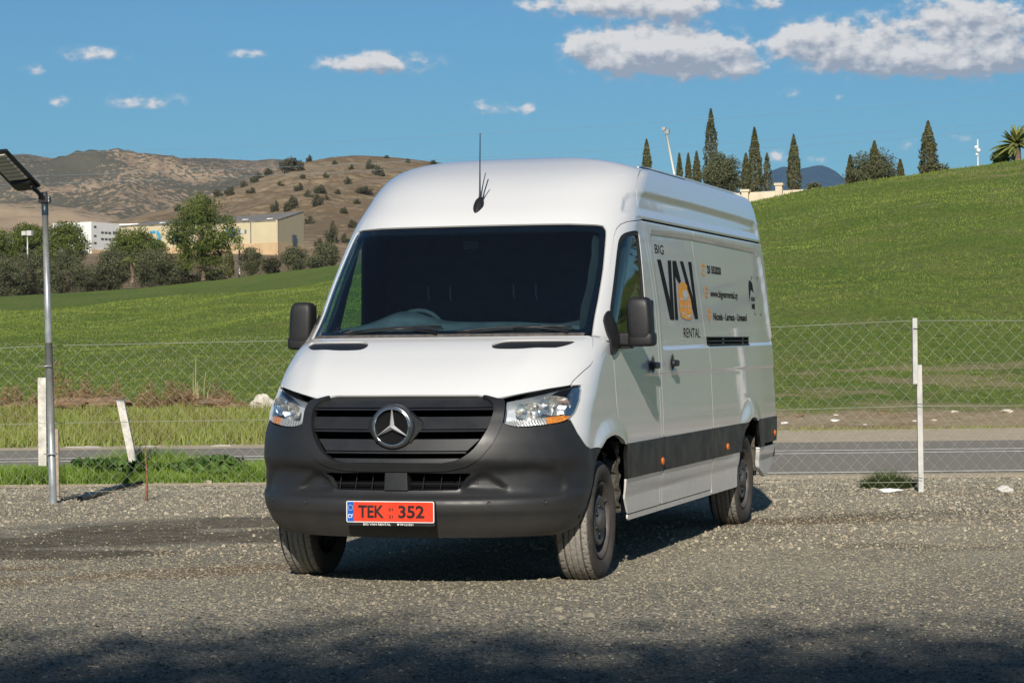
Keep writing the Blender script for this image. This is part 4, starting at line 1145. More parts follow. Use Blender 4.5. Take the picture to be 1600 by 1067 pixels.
# ---------------- cab interior
inte = van
V = []; F = []
profd = [(-.14, 1.425), (-.02, 1.440), (.15, 1.462), (.36, 1.500), (.48, 1.520), (.54, 1.50), (.56, 1.40), (.56, 1.0), (.62, .7)]
nx_ = 24
for (y, z) in profd:
    for k in range(nx_+1):
        x = -.90+1.80*k/nx_
        yy = y+(.42*(abs(x)/.9)**4 if y < .3 else .0)
        hump = .105*math.exp(-((x+.42)/.20)**2)*math.exp(-((y-.44)/.10)**2)+.018*math.exp(-((x-.1)/.32)**4)*math.exp(-((y-.42)/.1)**2)
        V.append((x, yy, z+hump-.025*(abs(x)/.9)**4))
for i in range(len(profd)-1):
    for k in range(nx_): F.append((i*(nx_+1)+k, i*(nx_+1)+k+1, (i+1)*(nx_+1)+k+1, (i+1)*(nx_+1)+k))
dash = mk('dashboard', V, F, simple('dashboard_plastic', (.11, .125, .135), .6, var=.2), van, True)
V = []; F = []
for k in range(25):
    a = 2*math.pi*k/24
    if k < 24: V.append((-.42+.19*math.cos(a), .66+.19*math.sin(a)*.35, 1.435+.19*math.sin(a)*.93))
M_pillar = simple('pillar_trim', (.045, .055, .062), .7)
sw = MB().tube(V+[V[0]], .016, 8, False).build('steering_wheel', M_pillar, van, True)
mb = MB(); mb.box((0, 1.52, 1.32), (.91, .01, .86)); 
for z in np.linspace(.7, 2.1, 15): mb.box((0, 1.505, z), (.88, .004, .012))
bk = mb.build('bulkhead', M_cabw, van)
M_hook = simple('pale_hook', (.8, .8, .78), .4)
for (px, py) in ((671, 460), (705, 460), (804, 457), (839, 457)):
    q = pt(px, py, 1.0)-CAMP; k = (1.49-CAMP[1])/q[1]; q = CAMP+q*k
    mb = MB(); mb.tube([q+np.array([0, 0, -.04]), q+np.array([0, -.02, -.02]), q+np.array([0, -.02, .05])], .0055, 6); mb.build('coat_hook', M_hook, bk, True)
mb = MB(); mb.box((0, .9, .62), (.92, .65, .02)); mb.build('cab_floor', M_cab, van)
mb = MB(); mb.box((0, 1.25, 2.30), (.80, .28, .02)); mb.build('headliner', M_cab, van)
for cx in (-.45, .40):
    mb = MB(); mb.box((cx, 1.12, 1.0), (.24 if cx < 0 else .42, .22, .12)); mb.box((cx, 1.34, 1.22), (.22 if cx < 0 else .40, .05, .18)); st = bevel(mb.build('seat', M_cab, van), .03)
mb = MB(); mb.box((-.02, .60, 2.02), (.05, .03, .035)); bevel(mb.build('mirror_sensor', M_dark, van), .008)
for side in (1, -1):
    V = []; F = []
    zz = np.linspace(1.40, 2.12, 10)
    for z in zz:
        i = int(np.argmin(np.abs(ZR-z))); k = (z-1.44)
        for m_ in (.02+k*.93, .34+k*.80, .60+k*.60):   # trim between the windscreen edge and the door window
            j = int(np.argmin(np.abs(GY[i]-m_+.0))); q = GD[i, j]-GN[i, j]*.045; V.append((side*q[0], q[1], q[2]))
    for a in range(9):
        for b in range(2): F.append((3*a+b, 3*a+b+1, 3*a+b+4, 3*a+b+3))
    mk('pillar_trim', V, F, M_cab, van, True)

# ---------------- number plate
def text_mesh(s, size=1.0, off=0.0, sx=1.0, align='LEFT', extr=0.0, space=1.0):
    cu = bpy.data.curves.new('t', 'FONT'); cu.body = s; cu.size = size; cu.offset = off; cu.align_x = align; cu.extrude = extr; cu.space_character = space
    cu.resolution_u = 4
    o = bpy.data.objects.new('t', cu); COL.objects.link(o)
    dg = bpy.context.evaluated_depsgraph_get(); me = bpy.data.meshes.new_from_object(o.evaluated_get(dg))
    V = np.array([v.co[:] for v in me.vertices]).reshape(-1, 3); F = [tuple(p.vertices) for p in me.polygons]
    bpy.data.objects.remove(o); bpy.data.curves.remove(cu); bpy.data.meshes.remove(me)
    V[:, 0] *= sx; return V, F
def fit_text(s, w, h, off=0.0):
    V, F = text_mesh(s, 1.0, off)
    mn = V.min(0); mxx = V.max(0); V = V-mn; V[:, 0] *= w/(mxx[0]-mn[0]); V[:, 1] *= h/(mxx[1]-mn[1]); return V, F
PY = -1.024; PZ = .395; PH = .122; PW = .262
plate = empty('number_plate', parent=van)
def rr_poly(w, h, r, n=6):
    P = []
    for (cx, cy, a0) in ((w-r, h-r, 0), (-w+r, h-r, 90), (-w+r, -h+r, 180), (w-r, -h+r, 270)):
        for k in range(n+1): a = math.radians(a0+90*k/n); P.append((cx+r*math.cos(a), cy+r*math.sin(a)))
    return P
def plate_slab(name, w, h, r, z, y0, y1, mat, x=0.0):
    P = rr_poly(w, h, r); n = len(P)
    V = [(x+a, y1, z+b) for a, b in P]+[(x+a, y0, z+b) for a, b in P]
    F = [tuple(range(n)), tuple(range(2*n-1, n-1, -1))]+[(i, i+n, (i+1) % n+n, (i+1) % n) for i in range(n)]
    return mk(name, V, F, mat, plate)
M_red = simple('red_plate', (.80, .055, .022), .3, var=.05); M_wht = simple('white_print', (.80, .80, .78), .35, var=.03); M_blue = simple('blue_plate_band', (.012, .10, .45), .3, var=.05)
M_ink = simple('dark_print', (.030, .014, .012), .4, var=.1); M_yel = simple('yellow_print', (.55, .55, .35), .4)
pz = PZ+PH/2-.002
plate_slab('plate_holder', PW+.004, PH/2+.009, .01, pz-.006, PY+.016, PY+.002, M_blackp)
plate_slab('plate_rim', PW, PH/2-.001, .009, pz+.002, PY+.001, PY-.002, M_wht)
plate_slab('plate_face', PW-.005, PH/2-.0055, .006, pz+.002, PY-.002, PY-.0028, M_red)
o = mk('country_band', [(-PW+.006, PY-.0034, pz-.0535), (-PW+.045, PY-.0034, pz-.0535), (-PW+.045, PY-.0034, pz+.0575), (-PW+.006, PY-.0034, pz+.0575)], [(0, 1, 2, 3)], M_blue, plate)
def plate_text(s, x, z, w, h, mat, off=0.0, name='lettering'):
    V, F = fit_text(s, w, h, off); V3 = [(x+a[0], PY-.0042, z+a[1]) for a in V]; return mk(name, V3, F, mat, plate)
plate_text('TEK', -.190, pz-.033, .155, .072, M_ink, .030)
plate_text('352', .050, pz-.033, .155, .072, M_ink, .030)
plate_text('01', -.008, pz+.006, .026, .018, M_ink, .03); plate_text('21', -.008, pz-.034, .026, .018, M_ink, .03)
plate_text('CY', -PW+.010, pz-.034, .031, .022, M_wht, .02)
V = []; F = []
for k in range(12):
    a = 2*math.pi*k/12; cx, cz2 = -PW+.0255+.0145*math.cos(a), pz+.025+.0155*math.sin(a); b0_ = len(V)
    for j in range(5): an = math.pi/2+2*math.pi*j/5; V.append((cx+.0026*math.cos(an), PY-.0042, cz2+.0026*math.sin(an)))
    F.append(tuple(b0_+j for j in range(5)))
mk('stars', V, F, M_yel, plate)
plate_text('BIG VAN RENTAL', -.160, pz-.0745, .165, .0125, M_wht, .010)
plate_text('99121831', .060, pz-.0745, .078, .0125, M_wht, .010)
b_ = MB(); b_.box((.049, PY-.0036, pz-.070), (.005, .0006, .003)); b_.box((.049, PY-.0036, pz-.0645), (.007, .0006, .0016)); b_.build('lettering', M_wht, plate)

# ---------------- lettering on the side
def side_x(y, z):
    """outer skin of the left flank at (y, z)"""
    i = np.clip(np.searchsorted(ZR, z)-1, 0, NB-2); t = (z-ZR[i])/(ZR[i+1]-ZR[i])
    a = np.interp(y, GD[i][:, 1][NF:], GD[i][:, 0][NF:]); b = np.interp(y, GD[i+1][:, 1][NF:], GD[i+1][:, 0][NF:])
    return a*(1-t)+b*t
decal = empty('side_lettering', parent=van)
M_blk = simple('black_vinyl', (.010, .008, .007), .6, var=.1, spec=.12); M_org = simple('orange_vinyl', (.86, .36, .015), .5, var=.06); M_dwh = simple('pale_vinyl', (.62, .62, .60), .3)
def put(name, pts2, faces, mat, lift=.0025):
    V = [(side_x(y, z)+lift, y, z) for (y, z) in pts2]
    return mk(name, V, faces, mat, decal)
def tri_poly(P):
    from mathutils.geometry import tessellate_polygon
    return [tuple(t) for t in tessellate_polygon([[Vector((a, b, 0)) for a, b in P]])]
def put_poly(name, P, mat, lift=.0025): return put(name, P, tri_poly(P), mat, lift)
def put_text(s, y0, z0, w, h, mat=None, off=0.0, slope=0.0):
    V, F = fit_text(s, w, h, off)
    for seg in (None,): return put('lettering', [(y0+a[0], z0+a[1]+slope*a[0]) for a in V], F, mat or M_blk)
# big letters: y from 1.64, z 1.55 - 1.94 (the panel tilts a little towards the roof)
for P in ([(1.624, 1.940), (1.731, 1.942), (1.937, 1.675), (1.932, 1.943), (2.031, 1.945), (2.036, 1.545), (1.912, 1.545)],
          [(2.073, 1.944), (2.130, 1.945), (2.152, 1.546), (2.059, 1.546)],
          [(2.307, 1.949), (2.406, 1.951), (2.665, 1.694), (2.569, 1.953), (2.672, 1.955), (2.790, 1.557), (2.687, 1.556)]):
    put_poly('lettering', P, M_blk)
put_poly('lettering', [(2.100, 1.946), (2.186, 1.948), (2.301, 1.81), (2.23, 1.796), (2.127, 1.847)], M_blk, .0028)
put_text('BIG', 1.578, 1.980, .255, .060, off=.0); put_text('RENTAL', 2.300, 1.426, .53, .066, off=.0)
put_text('25 552020', 3.185, 1.890, .49, .056, off=.035)
put_text('www.bigvanrental.cy', 3.253, 1.704, 1.01, .068, off=.025)
put_text('Nicosia - Larnaca - Limassol', 3.315, 1.552, 1.25, .054, off=.03)
# orange van picture inside the big letters
vc = [(2.218, 1.775), (2.253, 1.794), (2.324, 1.806), (2.425, 1.802), (2.479, 1.784), (2.480, 1.762), (2.533, 1.725), (2.570, 1.692), (2.597, 1.647), (2.593, 1.576), (2.534, 1.549), (2.396, 1.549), (2.263, 1.563), (2.220, 1.591), (2.201, 1.650), (2.215, 1.687), (2.201, 1.734)]
put_poly('van_picture', vc, M_org, .0036)
for P in ([(2.332, 1.746), (2.44, 1.757), (2.510, 1.714), (2.480, 1.700), (2.38, 1.693), (2.325, 1.712)],
          [(2.227, 1.687), (2.296, 1.695), (2.552, 1.690), (2.555, 1.683), (2.294, 1.686), (2.235, 1.680)], [(2.228, 1.648), (2.385, 1.640), (2.593, 1.642), (2.591, 1.636), (2.383, 1.634), (2.226, 1.642)],
          [(2.375, 1.688), (2.390, 1.688), (2.400, 1.552), (2.386, 1.552)], [(2.273, 1.603), (2.356, 1.596), (2.352, 1.581), (2.280, 1.588)], [(2.437, 1.578), (2.542, 1.583), (2.539, 1.568), (2.444, 1.563)],
          [(2.476, 1.685), (2.486, 1.685), (2.500, 1.600), (2.490, 1.600)]):
    put_poly('van_picture', P, M_dwh, .0048)
# small orange icons: handset, globe, pin
def ring2(cy, cz2, ry, rz, th, a0=0, a1=2*math.pi, n=24):
    P = []; F = []
    for k in range(n+1):
        a = a0+(a1-a0)*k/n
        P += [(cy+ry*math.cos(a), cz2+rz*math.sin(a)), (cy+(ry-th)*math.cos(a), cz2+(rz-th)*math.sin(a))]
    for k in range(n): F.append((2*k, 2*k+2, 2*k+3, 2*k+1))
    return P, F
P, F = ring2(3.065, 1.912, .072, .046, .012, .6, 5.4); put('icon', P, F, M_org)
P, F = ring2(3.075, 1.925, .038, .022, .009, 0, 5); put('icon', P, F, M_org)
P, F = ring2(3.118, 1.750, .055, .045, .014); put('icon', P, F, M_org)
P, F = ring2(3.118, 1.750, .026, .045, .008); put('icon', P, F, M_org)
put_poly('icon', [(3.07, 1.747), (3.166, 1.747), (3.166, 1.753), (3.07, 1.753)], M_org, .003)
P, F = ring2(3.172, 1.600, .050, .036, .022); put('icon', P, F, M_org)
put_poly('icon', [(3.124, 1.590), (3.172, 1.522), (3.220, 1.590), (3.172, 1.570)], M_org, .003)
# scan-me arrow and frame corners (the code itself is left blank)
put_poly('arrow', [(4.737, 1.869), (4.782, 1.874), (4.865, 1.855), (4.900, 1.778), (4.835, 1.797), (4.79, 1.80), (4.755, 1.76), (4.713, 1.700), (4.713, 1.835)], M_blk)
put_text('SCAN', 4.790, 1.712, .15, .032, off=.06); put_text('ME', 4.800, 1.650, .13, .042, off=.07)
for (y, z, sy, sz) in ((4.84, 1.904, 1, -1), (5.13, 1.905, -1, -1), (4.90, 1.605, 1, 1), (5.20, 1.601, -1, 1)):
    put_poly('frame_corner', [(y, z), (y+sy*.05, z), (y+sy*.05, z+sz*.006), (y+sy*.01, z+sz*.006), (y+sy*.01, z+sz*.03), (y, z+sz*.03)], M_blk)
# ================================================================== FENCE, POSTS, LAMP
M_galv = simple('galvanised_steel', (.34, .35, .35), .42, .45, .15, 10)
M_wire = simple('fence_wire', (.28, .29, .225), .6, .2, .15, 3)
M_conc = simple('pale_concrete', (.50, .49, .46), .8, var=.15, scale=9, bmp=.3, bscale=60)
M_wood = simple('weathered_pale_wood', (.56, .53, .47), .8, var=.25, scale=12, bmp=.5, bscale=50)
M_blackm = simple('black_metal', (.010, .010, .012), .4, .3, .1)
M_rust = simple('rusty_rod', (.22, .09, .045), .8, var=.3, scale=20)
FD = 21.85
def gz(px): return 0.0
fence = empty('wire_fence', W(0, FD, 0)); tag(fence, 'chain link wire fence running behind the van along the road', 'fence')
FL = np.array(W(0, FD, 0))
def fl(u, z, dd=0.0):  # local point of the fence
    return np.array([RT[0]*u+FW[0]*dd, RT[1]*u+FW[1]*dd, z])
def top_h(u):
    px = 800+FPX*u/FD
    row = np.interp(px, [-300, 0, 83, 420, 1000, 1213, 1428, 1600, 1900], [548, 544, 540, 533, 516, 511, 501, 501, 501])
    return float(zrow(px, row, FD))
def chain():
    V = []; F = []; pitch = .128; r = .0013
    us = np.arange(-6.4, 7.0, pitch/2); rows_ = 25
    hz = lambda u, k: .035+(top_h(u)+.045-.035)*k/(rows_-1)
    for w, u0 in enumerate(np.arange(-6.4, 7.0, pitch/2)):
        # every picket wire zigzags between two neighbouring columns
        pts = []
        for k in range(rows_):
            u = u0+(pitch/4 if (k+w) % 2 else -pitch/4)
            dd = .003*(1 if k % 2 else -1)+.012*math.sin(u*2.1+k*.2)
            pts.append(fl(u+.006*math.sin(k*1.7+w), hz(u, k), dd))
        b = len(V)
        for p in pts:
            for (a_, c_) in ((0, 1), (.87, -.5), (-.87, -.5)):
                V.append(p+fl(a_*r, c_*r*.7, 0))
        for k in range(rows_-1):
            for j in range(3): F.append((b+k*3+j, b+k*3+(j+1) % 3, b+k*3+3+(j+1) % 3, b+k*3+3+j))
    return np.array(V), np.array(F)
V, F = chain(); o = mk_fast('chain_link', V, F, M_wire, fence); tag(o, kind='stuff')
for (k, off) in ((1.0, 0), (.50, .03), (.055, 0)):
    pts = [fl(u, top_h(u)*k+off*0, .006) for u in np.linspace(-6.4, 7.0, 60)]
    MB().tube(pts, .0030, 5).build('line_wire', M_wire, fence)
# the jointed steel post on the right
def upost(px0, row0, px1, row1, w=.030, dpt=.022, d=FD-.02):
    a = pt(px0, row0, d); b = pt(px1, row1, d)
    return a, b
def post(name, a, b, w, t, mat, parent):
    a = np.array(a); b = np.array(b); ax = (b-a)/np.linalg.norm(b-a)
    e1 = np.array([RT[0], RT[1], 0]); e1 = e1-ax*(e1 @ ax); e1 /= np.linalg.norm(e1); e2 = np.cross(ax, e1)
    V = []
    for p in (a, b):
        for (x, y) in ((-w, -t), (w, -t), (w, t), (-w, t)): V.append(p+e1*x+e2*y)
    return bevel(mk(name, V, [(0, 1, 2, 3), (7, 6, 5, 4), (0, 4, 5, 1), (1, 5, 6, 2), (2, 6, 7, 3), (3, 7, 4, 0)], mat, parent), .003)
p2_ = empty('fence_post', tuple(pt(1437, 768, FD-.05))); tag(p2_, 'pale two piece steel fence post standing by the grass tuft on the right', 'post')
def loc_(par, v): return np.array(v)-np.array(par.location)
post('upper_bar', loc_(p2_, pt(1430, 600, FD-.09)), loc_(p2_, pt(1429, 497, FD-.09)), .022, .020, M_conc, p2_)
post('lower_bar', loc_(p2_, pt(1439, 771, FD-.05)), loc_(p2_, pt(1436, 570, FD-.05)), .024, .020, M_conc, p2_)
for r_ in (513, 630, 745):
    a = loc_(p2_, pt(1427, r_, FD-.12)); b = loc_(p2_, pt(1442, r_+2, FD-.12)); MB().tube([a, b], .003, 5).build('tie_wire', M_blackm, p2_)
# broken marker posts by the lamp and in the weeds
def stake(name, px0, row0, px1, row1, d, w, t, mat, label, cat='post', sink=0.0):
    a = pt(px0, row0, d); b = pt(px1, row1, d); par = empty(name, tuple(a)); tag(par, label, cat)
    post('shaft', (0, 0, -sink), b-a, w, t, mat, par); return par
stake('marker_post', 67, 705, 66, 590, 24.6, .042, .03, M_wood, 'short white marker post standing just behind the lamp pole', sink=.15)
stake('wooden_stake', 90, 786, 88, 670, FD+.1, .020, .018, simple('tan_wood', (.36, .28, .20), .8, var=.2), 'thin tan wooden stake beside the foot of the lamp pole')
lp = stake('leaning_post', 212, 722, 188, 624, 25.0, .040, .035, M_wood, 'white wooden post leaning to the left over the weeds', sink=.12)
a = pt(224, 758, 22.2); b = pt(125, 784, 21.4)
q0 = np.array(ground_at(222, 758)+(0.03,)); q1 = np.array(ground_at(125, 783)+(0.02,))
o = MB().tube([(0, 0, 0), (q1-q0)*.5+np.array([0, 0, .015]), (q1-q0)], [.018, .022, .030], 7).build('black_stick', M_blackm, None, True, loc=tuple(q0)); tag(o, 'charred black stick lying on the gravel in front of the weeds', 'stick')
q = ground_at(229, 782); v = pt(227, 690, 22.0)-np.array([*q, 0])
o = MB().tube([(0, 0, 0), v*.4+np.array([.01, 0, 0]), v*.75, v], [.012, .009, .007, .004], 6).build('rusty_rod', M_rust, None, True, loc=(*q, 0)); tag(o, 'thin rusty rod sticking up through the fence near the leaning post', 'rod')
# ------------ solar street lamp
LD = 21.6
base = np.array([*ground_at(83, 786), 0.0]); LDd = float((base[:2]-CAMP[:2]) @ FW)
lamp = empty('street_lamp', tuple(base)); tag(lamp, 'solar street lamp with black flat head on a galvanised pole', 'street lamp')
topP = pt(69.5, 300, LDd)-base
ax = topP/np.linalg.norm(topP)
MB().tube([ax*-.05, ax*1.45], .034, 16).build('pole', M_galv, lamp, True)
MB().tube([ax*1.45, topP], [.030, .027], 16).build('pole', M_galv, lamp, True)
MB().tube([topP*.925+ax*0, topP*.985], .0305, 16).build('pole_sleeve', simple('dark_blue_sleeve', (.02, .035, .05), .4), lamp, True)
e_r = np.array([RT[0], RT[1], 0]); e_f = np.array([FW[0], FW[1], 0]); e_z = np.array([0, 0, 1.])
def lampP(px, row, dd=0.0): return pt(px, row, LDd+dd)-base
for row in (572, 709):
    c = lampP(74+(row-572)*.06, row); br = MB(); br.tube([c-e_r*.075+e_z*-.0-e_f*.03, c+e_r*.05-e_f*.04], .006, 6); br.tube([c-e_r*.05-e_f*.05, c+e_r*.05-e_f*.05], .008, 6)
    br.lathe([(.037, -.008), (.040, 0), (.037, .008)], c, 'z', 16, False); br.build('pole_clamp', M_galv, lamp, True)
c = lampP(70, 312); b2 = MB(); b2.box(c, (.050, .045, .030), rotm(0, 0, -YAW)); bk2 = bevel(b2.build('head_clamp', M_blackm, lamp), .004)
for s1 in (-1, 1):
    MB().lathe([(.006, -.01), (.006, .012)], c+e_r*.045-e_f*.05+e_z*.014*s1, 'z', 8).build('bolt', M_galv, bk2)
hp = lampP(50, 292, -.20)
MB().tube([c-e_f*.03, c*.5+hp*.5+e_z*.005, hp], [.022, .020, .022], 10).build('arm', M_blackm, lamp, True)
# head frame: e1 along its length (out, up, towards the viewer), e2 across
H0 = lampP(60, 288, -.16)    # inner right corner
H1 = lampP(10, 235, -.66)    # outer right corner
e1 = H1-H0; L1 = np.linalg.norm(e1); e1 /= L1
wv = lampP(14, 290, -.10)-H0; e2 = wv-e1*(wv @ e1); W2 = .26; e2 /= np.linalg.norm(e2); nn = np.cross(e1, e2)
if nn[2] > 0: nn = -nn     # underside normal
R3 = np.stack([e1, e2, nn], 1)
def hbox(name, c1, c2, c3, h, mat, par, tp=1.0, bv=.006):
    m = MB(); m.box(H0+e1*c1+e2*c2+nn*c3, h, R3, taper=tp); return bevel(m.build(name, mat, par), bv)
head = hbox('lamp_head', L1/2-.02, W2/2, -.005, (L1/2+.02, W2/2, .014), M_blackm, lamp)
hbox('solar_panel', L1/2-.02, W2/2, -.021, (L1/2-.005, W2/2-.01, .004), simple('solar_cells', (.01, .015, .04), .1), head)
hbox('head_box', .03, W2/2, .018, (.075, W2/2-.02, .018), M_blackm, lamp, .8)
for k in range(7):
    M_led = simple('lamp_diffuser', (.46, .45, .37), .35, var=.08, scale=30) if k == 0 else M_led
    wl = (L1-.16)/7
    hbox('led_row', .125+wl*(k+.5), W2/2, .012, (wl*.44, W2/2-.025, .008), M_led, head, .8, .003)

# ================================================================== PLANTS
def leaf_mat(name, c1, c2, c3, sc=.6, transl=.25):
    m = bpy.data.materials.new(name); m.use_nodes = True; t = m.node_tree; b = t.nodes['Principled BSDF']
    g = N(t, 'ShaderNodeNewGeometry'); n1 = noise(t, sc, 3, .6, objc(t))
    c = mixc(t, g.outputs['Random Per Island'], c1, c2); c = mixc(t, mapr(t, n1, .42, .62, 0, .8), c, c3)
    t.links.new(c, b.inputs['Base Color']); b.inputs['Roughness'].default_value = .65; b.inputs['Specular IOR Level'].default_value = .2
    return m
M_pine = leaf_mat('pine_foliage', (.075, .100, .020), (.14, .165, .035), (.045, .065, .016), .35)
M_olive = leaf_mat('olive_foliage', (.085, .090, .045), (.14, .145, .075), (.055, .058, .030), .5)
M_cyp = leaf_mat('cypress_foliage', (.070, .072, .028), (.125, .118, .050), (.048, .050, .020), .5)
M_scrub = leaf_mat('scrub_foliage', (.055, .055, .028), (.085, .080, .042), (.040, .038, .022), .5)
M_dryleaf = leaf_mat('dry_brush', (.20, .115, .06), (.36, .24, .13), (.12, .07, .04), 1.5)
M_palm = leaf_mat('palm_fronds', (.11, .13, .03), (.22, .23, .06), (.07, .09, .03), .8)
M_bark = simple('bark', (.17, .115, .08), .9, var=.3, scale=3, bmp=.6, bscale=8, dist=.05)
def leaf_quads(P, size, rg, up=.3, asp=2.0):
    n = len(P); d = rg.normal(size=(n, 3)); d[:, 2] += up; d /= np.linalg.norm(d, axis=1, keepdims=True)
    e = np.cross(d, rg.normal(size=(n, 3))); e /= np.linalg.norm(e, axis=1, keepdims=True)
    s = (size*rg.uniform(.6, 1.4, n))[:, None]
    V = np.stack([P-d*s*.5, P+e*s*.5/asp, P+d*s*.5, P-e*s*.5/asp], 1).reshape(-1, 3)
    F = np.arange(4*n).reshape(-1, 4); return V, F
def lobes(rg, env, nl, rl, per):
    """clumps of leaves: env(u) gives lobe centres, rl their radius"""
    out = []
    for k in range(nl):
        c = env(rg); r = rl*rg.uniform(.6, 1.3); d = rg.normal(size=(per, 3)); d /= np.linalg.norm(d, axis=1, keepdims=True)
        out.append(c+d*r*(rg.uniform(.35, 1.0, (per, 1))**.6)*np.array([1, 1, .75]))
    return np.concatenate(out)
def trunk_mesh(rg, h, r, nb, spread, z0=.35, lean=0.0):
    m = MB(); pts = [np.array([lean*h*(k/5)**2+.03*h*math.sin(k+r*9)*.3, .02*h*math.sin(k*1.7), h*k/5]) for k in range(6)]
    m.tube(pts, [r*(1-.14*k) for k in range(6)], 8)
    for b in range(nb):
        a = rg.uniform(0, 6.28); z = h*rg.uniform(z0, .85); p0 = np.array([lean*h*(z/h)**2, 0, z]); L = spread*rg.uniform(.5, 1)
        m.tube([p0, p0+np.array([math.cos(a)*L*.5, math.sin(a)*L*.5, L*.35]), p0+np.array([math.cos(a)*L, math.sin(a)*L, L*.8])], [r*.45, r*.3, r*.12], 5)
    return m
def round_tree(seed, H, R, zc, sq=.8, nl=70, rl=None, per=75, leaf=.25, mat=None, th=None, tr=.22, nb=7, lean=0.0, top=1.0, low=.75):
    rg = np.random.default_rng(seed); rl = rl or R*.27
    hz = H-zc
    def env(rg):
        while True:
            p = rg.uniform(-1, 1, 3); q = np.linalg.norm(p)
            if .25 < q < 1: break
        p = p/q*(q**.55); an = math.atan2(p[1], p[0]); p = p*(1+.16*math.sin(3*an+seed)+.12*math.sin(5*an+2*seed+4*p[2])+.10*math.sin(7*p[2]+seed))
        return np.array([p[0]*(R-rl*.7)*(1-.25*max(p[2], 0)*top), p[1]*(R-rl*.7), zc+p[2]*zc*low if p[2] < 0 else zc+p[2]*(hz-rl*.7)])
    V, F = leaf_quads(lobes(rg, env, nl, rl, per), leaf, rg); return V, F, trunk_mesh(rg, th or H*.75, tr, nb, R*.7, lean=lean)
def cyp_tree(seed, H, R, leaf=.22, n=3200, base=.03, ragged=.12):
    rg = np.random.default_rng(seed); z = rg.uniform(base, 1, n)**.9; a = rg.uniform(0, 6.283, n)
    prof = np.interp(z, [0, .06, .2, .5, .75, .92, 1], [.55, .85, 1, .85, .55, .22, .04])
    bump_ = 1+ragged*np.sin(a*3+z*23+seed)+ragged*np.sin(a*5-z*41); r = R*prof*bump_*rg.uniform(.72, 1.05, n)
    P = np.stack([r*np.cos(a), r*np.sin(a), z*H], -1); V, F = leaf_quads(P, leaf, rg, up=1.6, asp=2.4)
    m = MB(); m.tube([(0, 0, -.3), (0, 0, H*.5), (0, 0, H*.93)], [R*.22, R*.14, R*.04], 7); return V, F, m
def plant(name, loc, V, F, m, fmat, label, cat, group=None, rz=0.0, tname='trunk', tmat=None):
    o = empty(name, tuple(loc), rz); tag(o, label, cat, group)
    mk_fast('crown', V, F, fmat, o); m.build(tname, tmat or M_bark, o, True); return o
def place(px, row, d): p = pt(px, row, d); return (p[0], p[1], p[2])
def px2m(n, d): return n*d/FPX
def size(rowtop, rowbase, w, d): return px2m(rowbase-rowtop, d), px2m(w/2, d)
# --- left side, beyond the field
def rt(name, px, top, basr, w, d, seed, mat, label, cat='tree', group=None, zf=.55, lf=.0011, **kw):
    H, R = size(top, basr, w, d); V, F, m = round_tree(seed, H, R, H*zf, leaf=lf*d, mat=mat, **kw)
    return plant(name, place(px, basr, d), V, F, m, mat, label, cat, group)
rt('pine_tree', 317, 299, 438, 122, 236, 1, M_pine, 'tall broad pine tree in front of the cream warehouse', zf=.52, nl=210, per=120, rl=.85, tr=.24, lf=.0008)
rt('pine_tree', 215, 355, 425, 90, 262, 2, M_pine, 'small rounded pine tree in front of the white and cream buildings', nl=130, per=100, rl=.85, lf=.0008)
rt('pine_tree', 104, 344, 425, 80, 280, 3, M_pine, 'dark spreading pine tree just right of the lamp pole', nl=130, per=100, rl=.95, lf=.0008)
rt('pine_tree', 48, 346, 425, 80, 285, 4, M_pine, 'dark spreading pine tree just left of the lamp pole', nl=130, per=100, rl=.95, lf=.0008)
rt('pine_tree', -14, 350, 425, 84, 270, 5, M_pine, 'dark pine tree cut by the left edge of the picture', nl=130, per=100, rl=.95, lf=.0008)
GO = 'olive trees along the far edge of the field'
for (px, top, bs, w, sd, lab) in [(5, 400, 470, 78, 11, 'grey green olive tree at the left edge below the dark pine'), (48, 392, 468, 74, 12, 'grey green olive tree left of the lamp pole'),
    (106, 398, 462, 70, 13, 'wide olive tree just right of the lamp pole'), (178, 392, 452, 56, 14, 'olive tree left of the small palm'), (238, 388, 448, 74, 15, 'dense olive tree between the small palm and tall pine'),
    (272, 412, 447, 44, 16, 'low olive tree at the left foot of the tall pine')]:
    rt('olive_tree', px, top-6, bs, w*1.22, 245-4*sd % 9, sd, M_olive, lab, 'olive tree', GO, low=.95, zf=.48, nl=140, per=100, rl=.75, tr=.15, th=2.5, lf=.0007)
GT = 'thin scrubby trees before the pale track'
for (px, top, bs, w, sd, lab) in [(393, 384, 430, 42, 21, 'thin grey tree right of the white light mast'), (462, 382, 424, 56, 22, 'wide thin crowned tree before the pale track'), (512, 374, 418, 46, 23, 'thin scrubby tree against the left edge of the van')]:
    rt('scrubby_tree', px, top, bs, w, 238, sd, M_olive, lab, 'tree', GT, low=.9, zf=.52, nl=80, per=55, rl=.55, tr=.08, lf=.0007, th=2.0)
for (px, top, bs, w, sd, lab) in [(425, 402, 427, 34, 31, 'low bush between two thin trees'), (335, 420, 440, 60, 32, 'low green bush at the right foot of the tall pine'), (150, 425, 458, 44, 33, 'low dull bush under the olive trees'), (495, 398, 420, 36, 34, 'low bush by the pale track near the van'), (290, 428, 447, 50, 35, 'yellowish low bush at the left foot of the tall pine')]:
    rt('bush', px, top, bs, w, 237, sd, M_scrub if sd % 2 else M_olive, lab, 'bush', 'low bushes along the far field edge', low=.95, zf=.5, nl=60, per=80, rl=.5, tr=.05, th=.8, lf=.0008)
H, R = size(384, 434, 17, 235)
V, F, m = cyp_tree(41, H, R, .24, 2200, ragged=.08); plant('cypress_tree', place(358, 434, 235), V, F, m, M_cyp, 'short dark cypress at the right side of the tall pine', 'cypress')
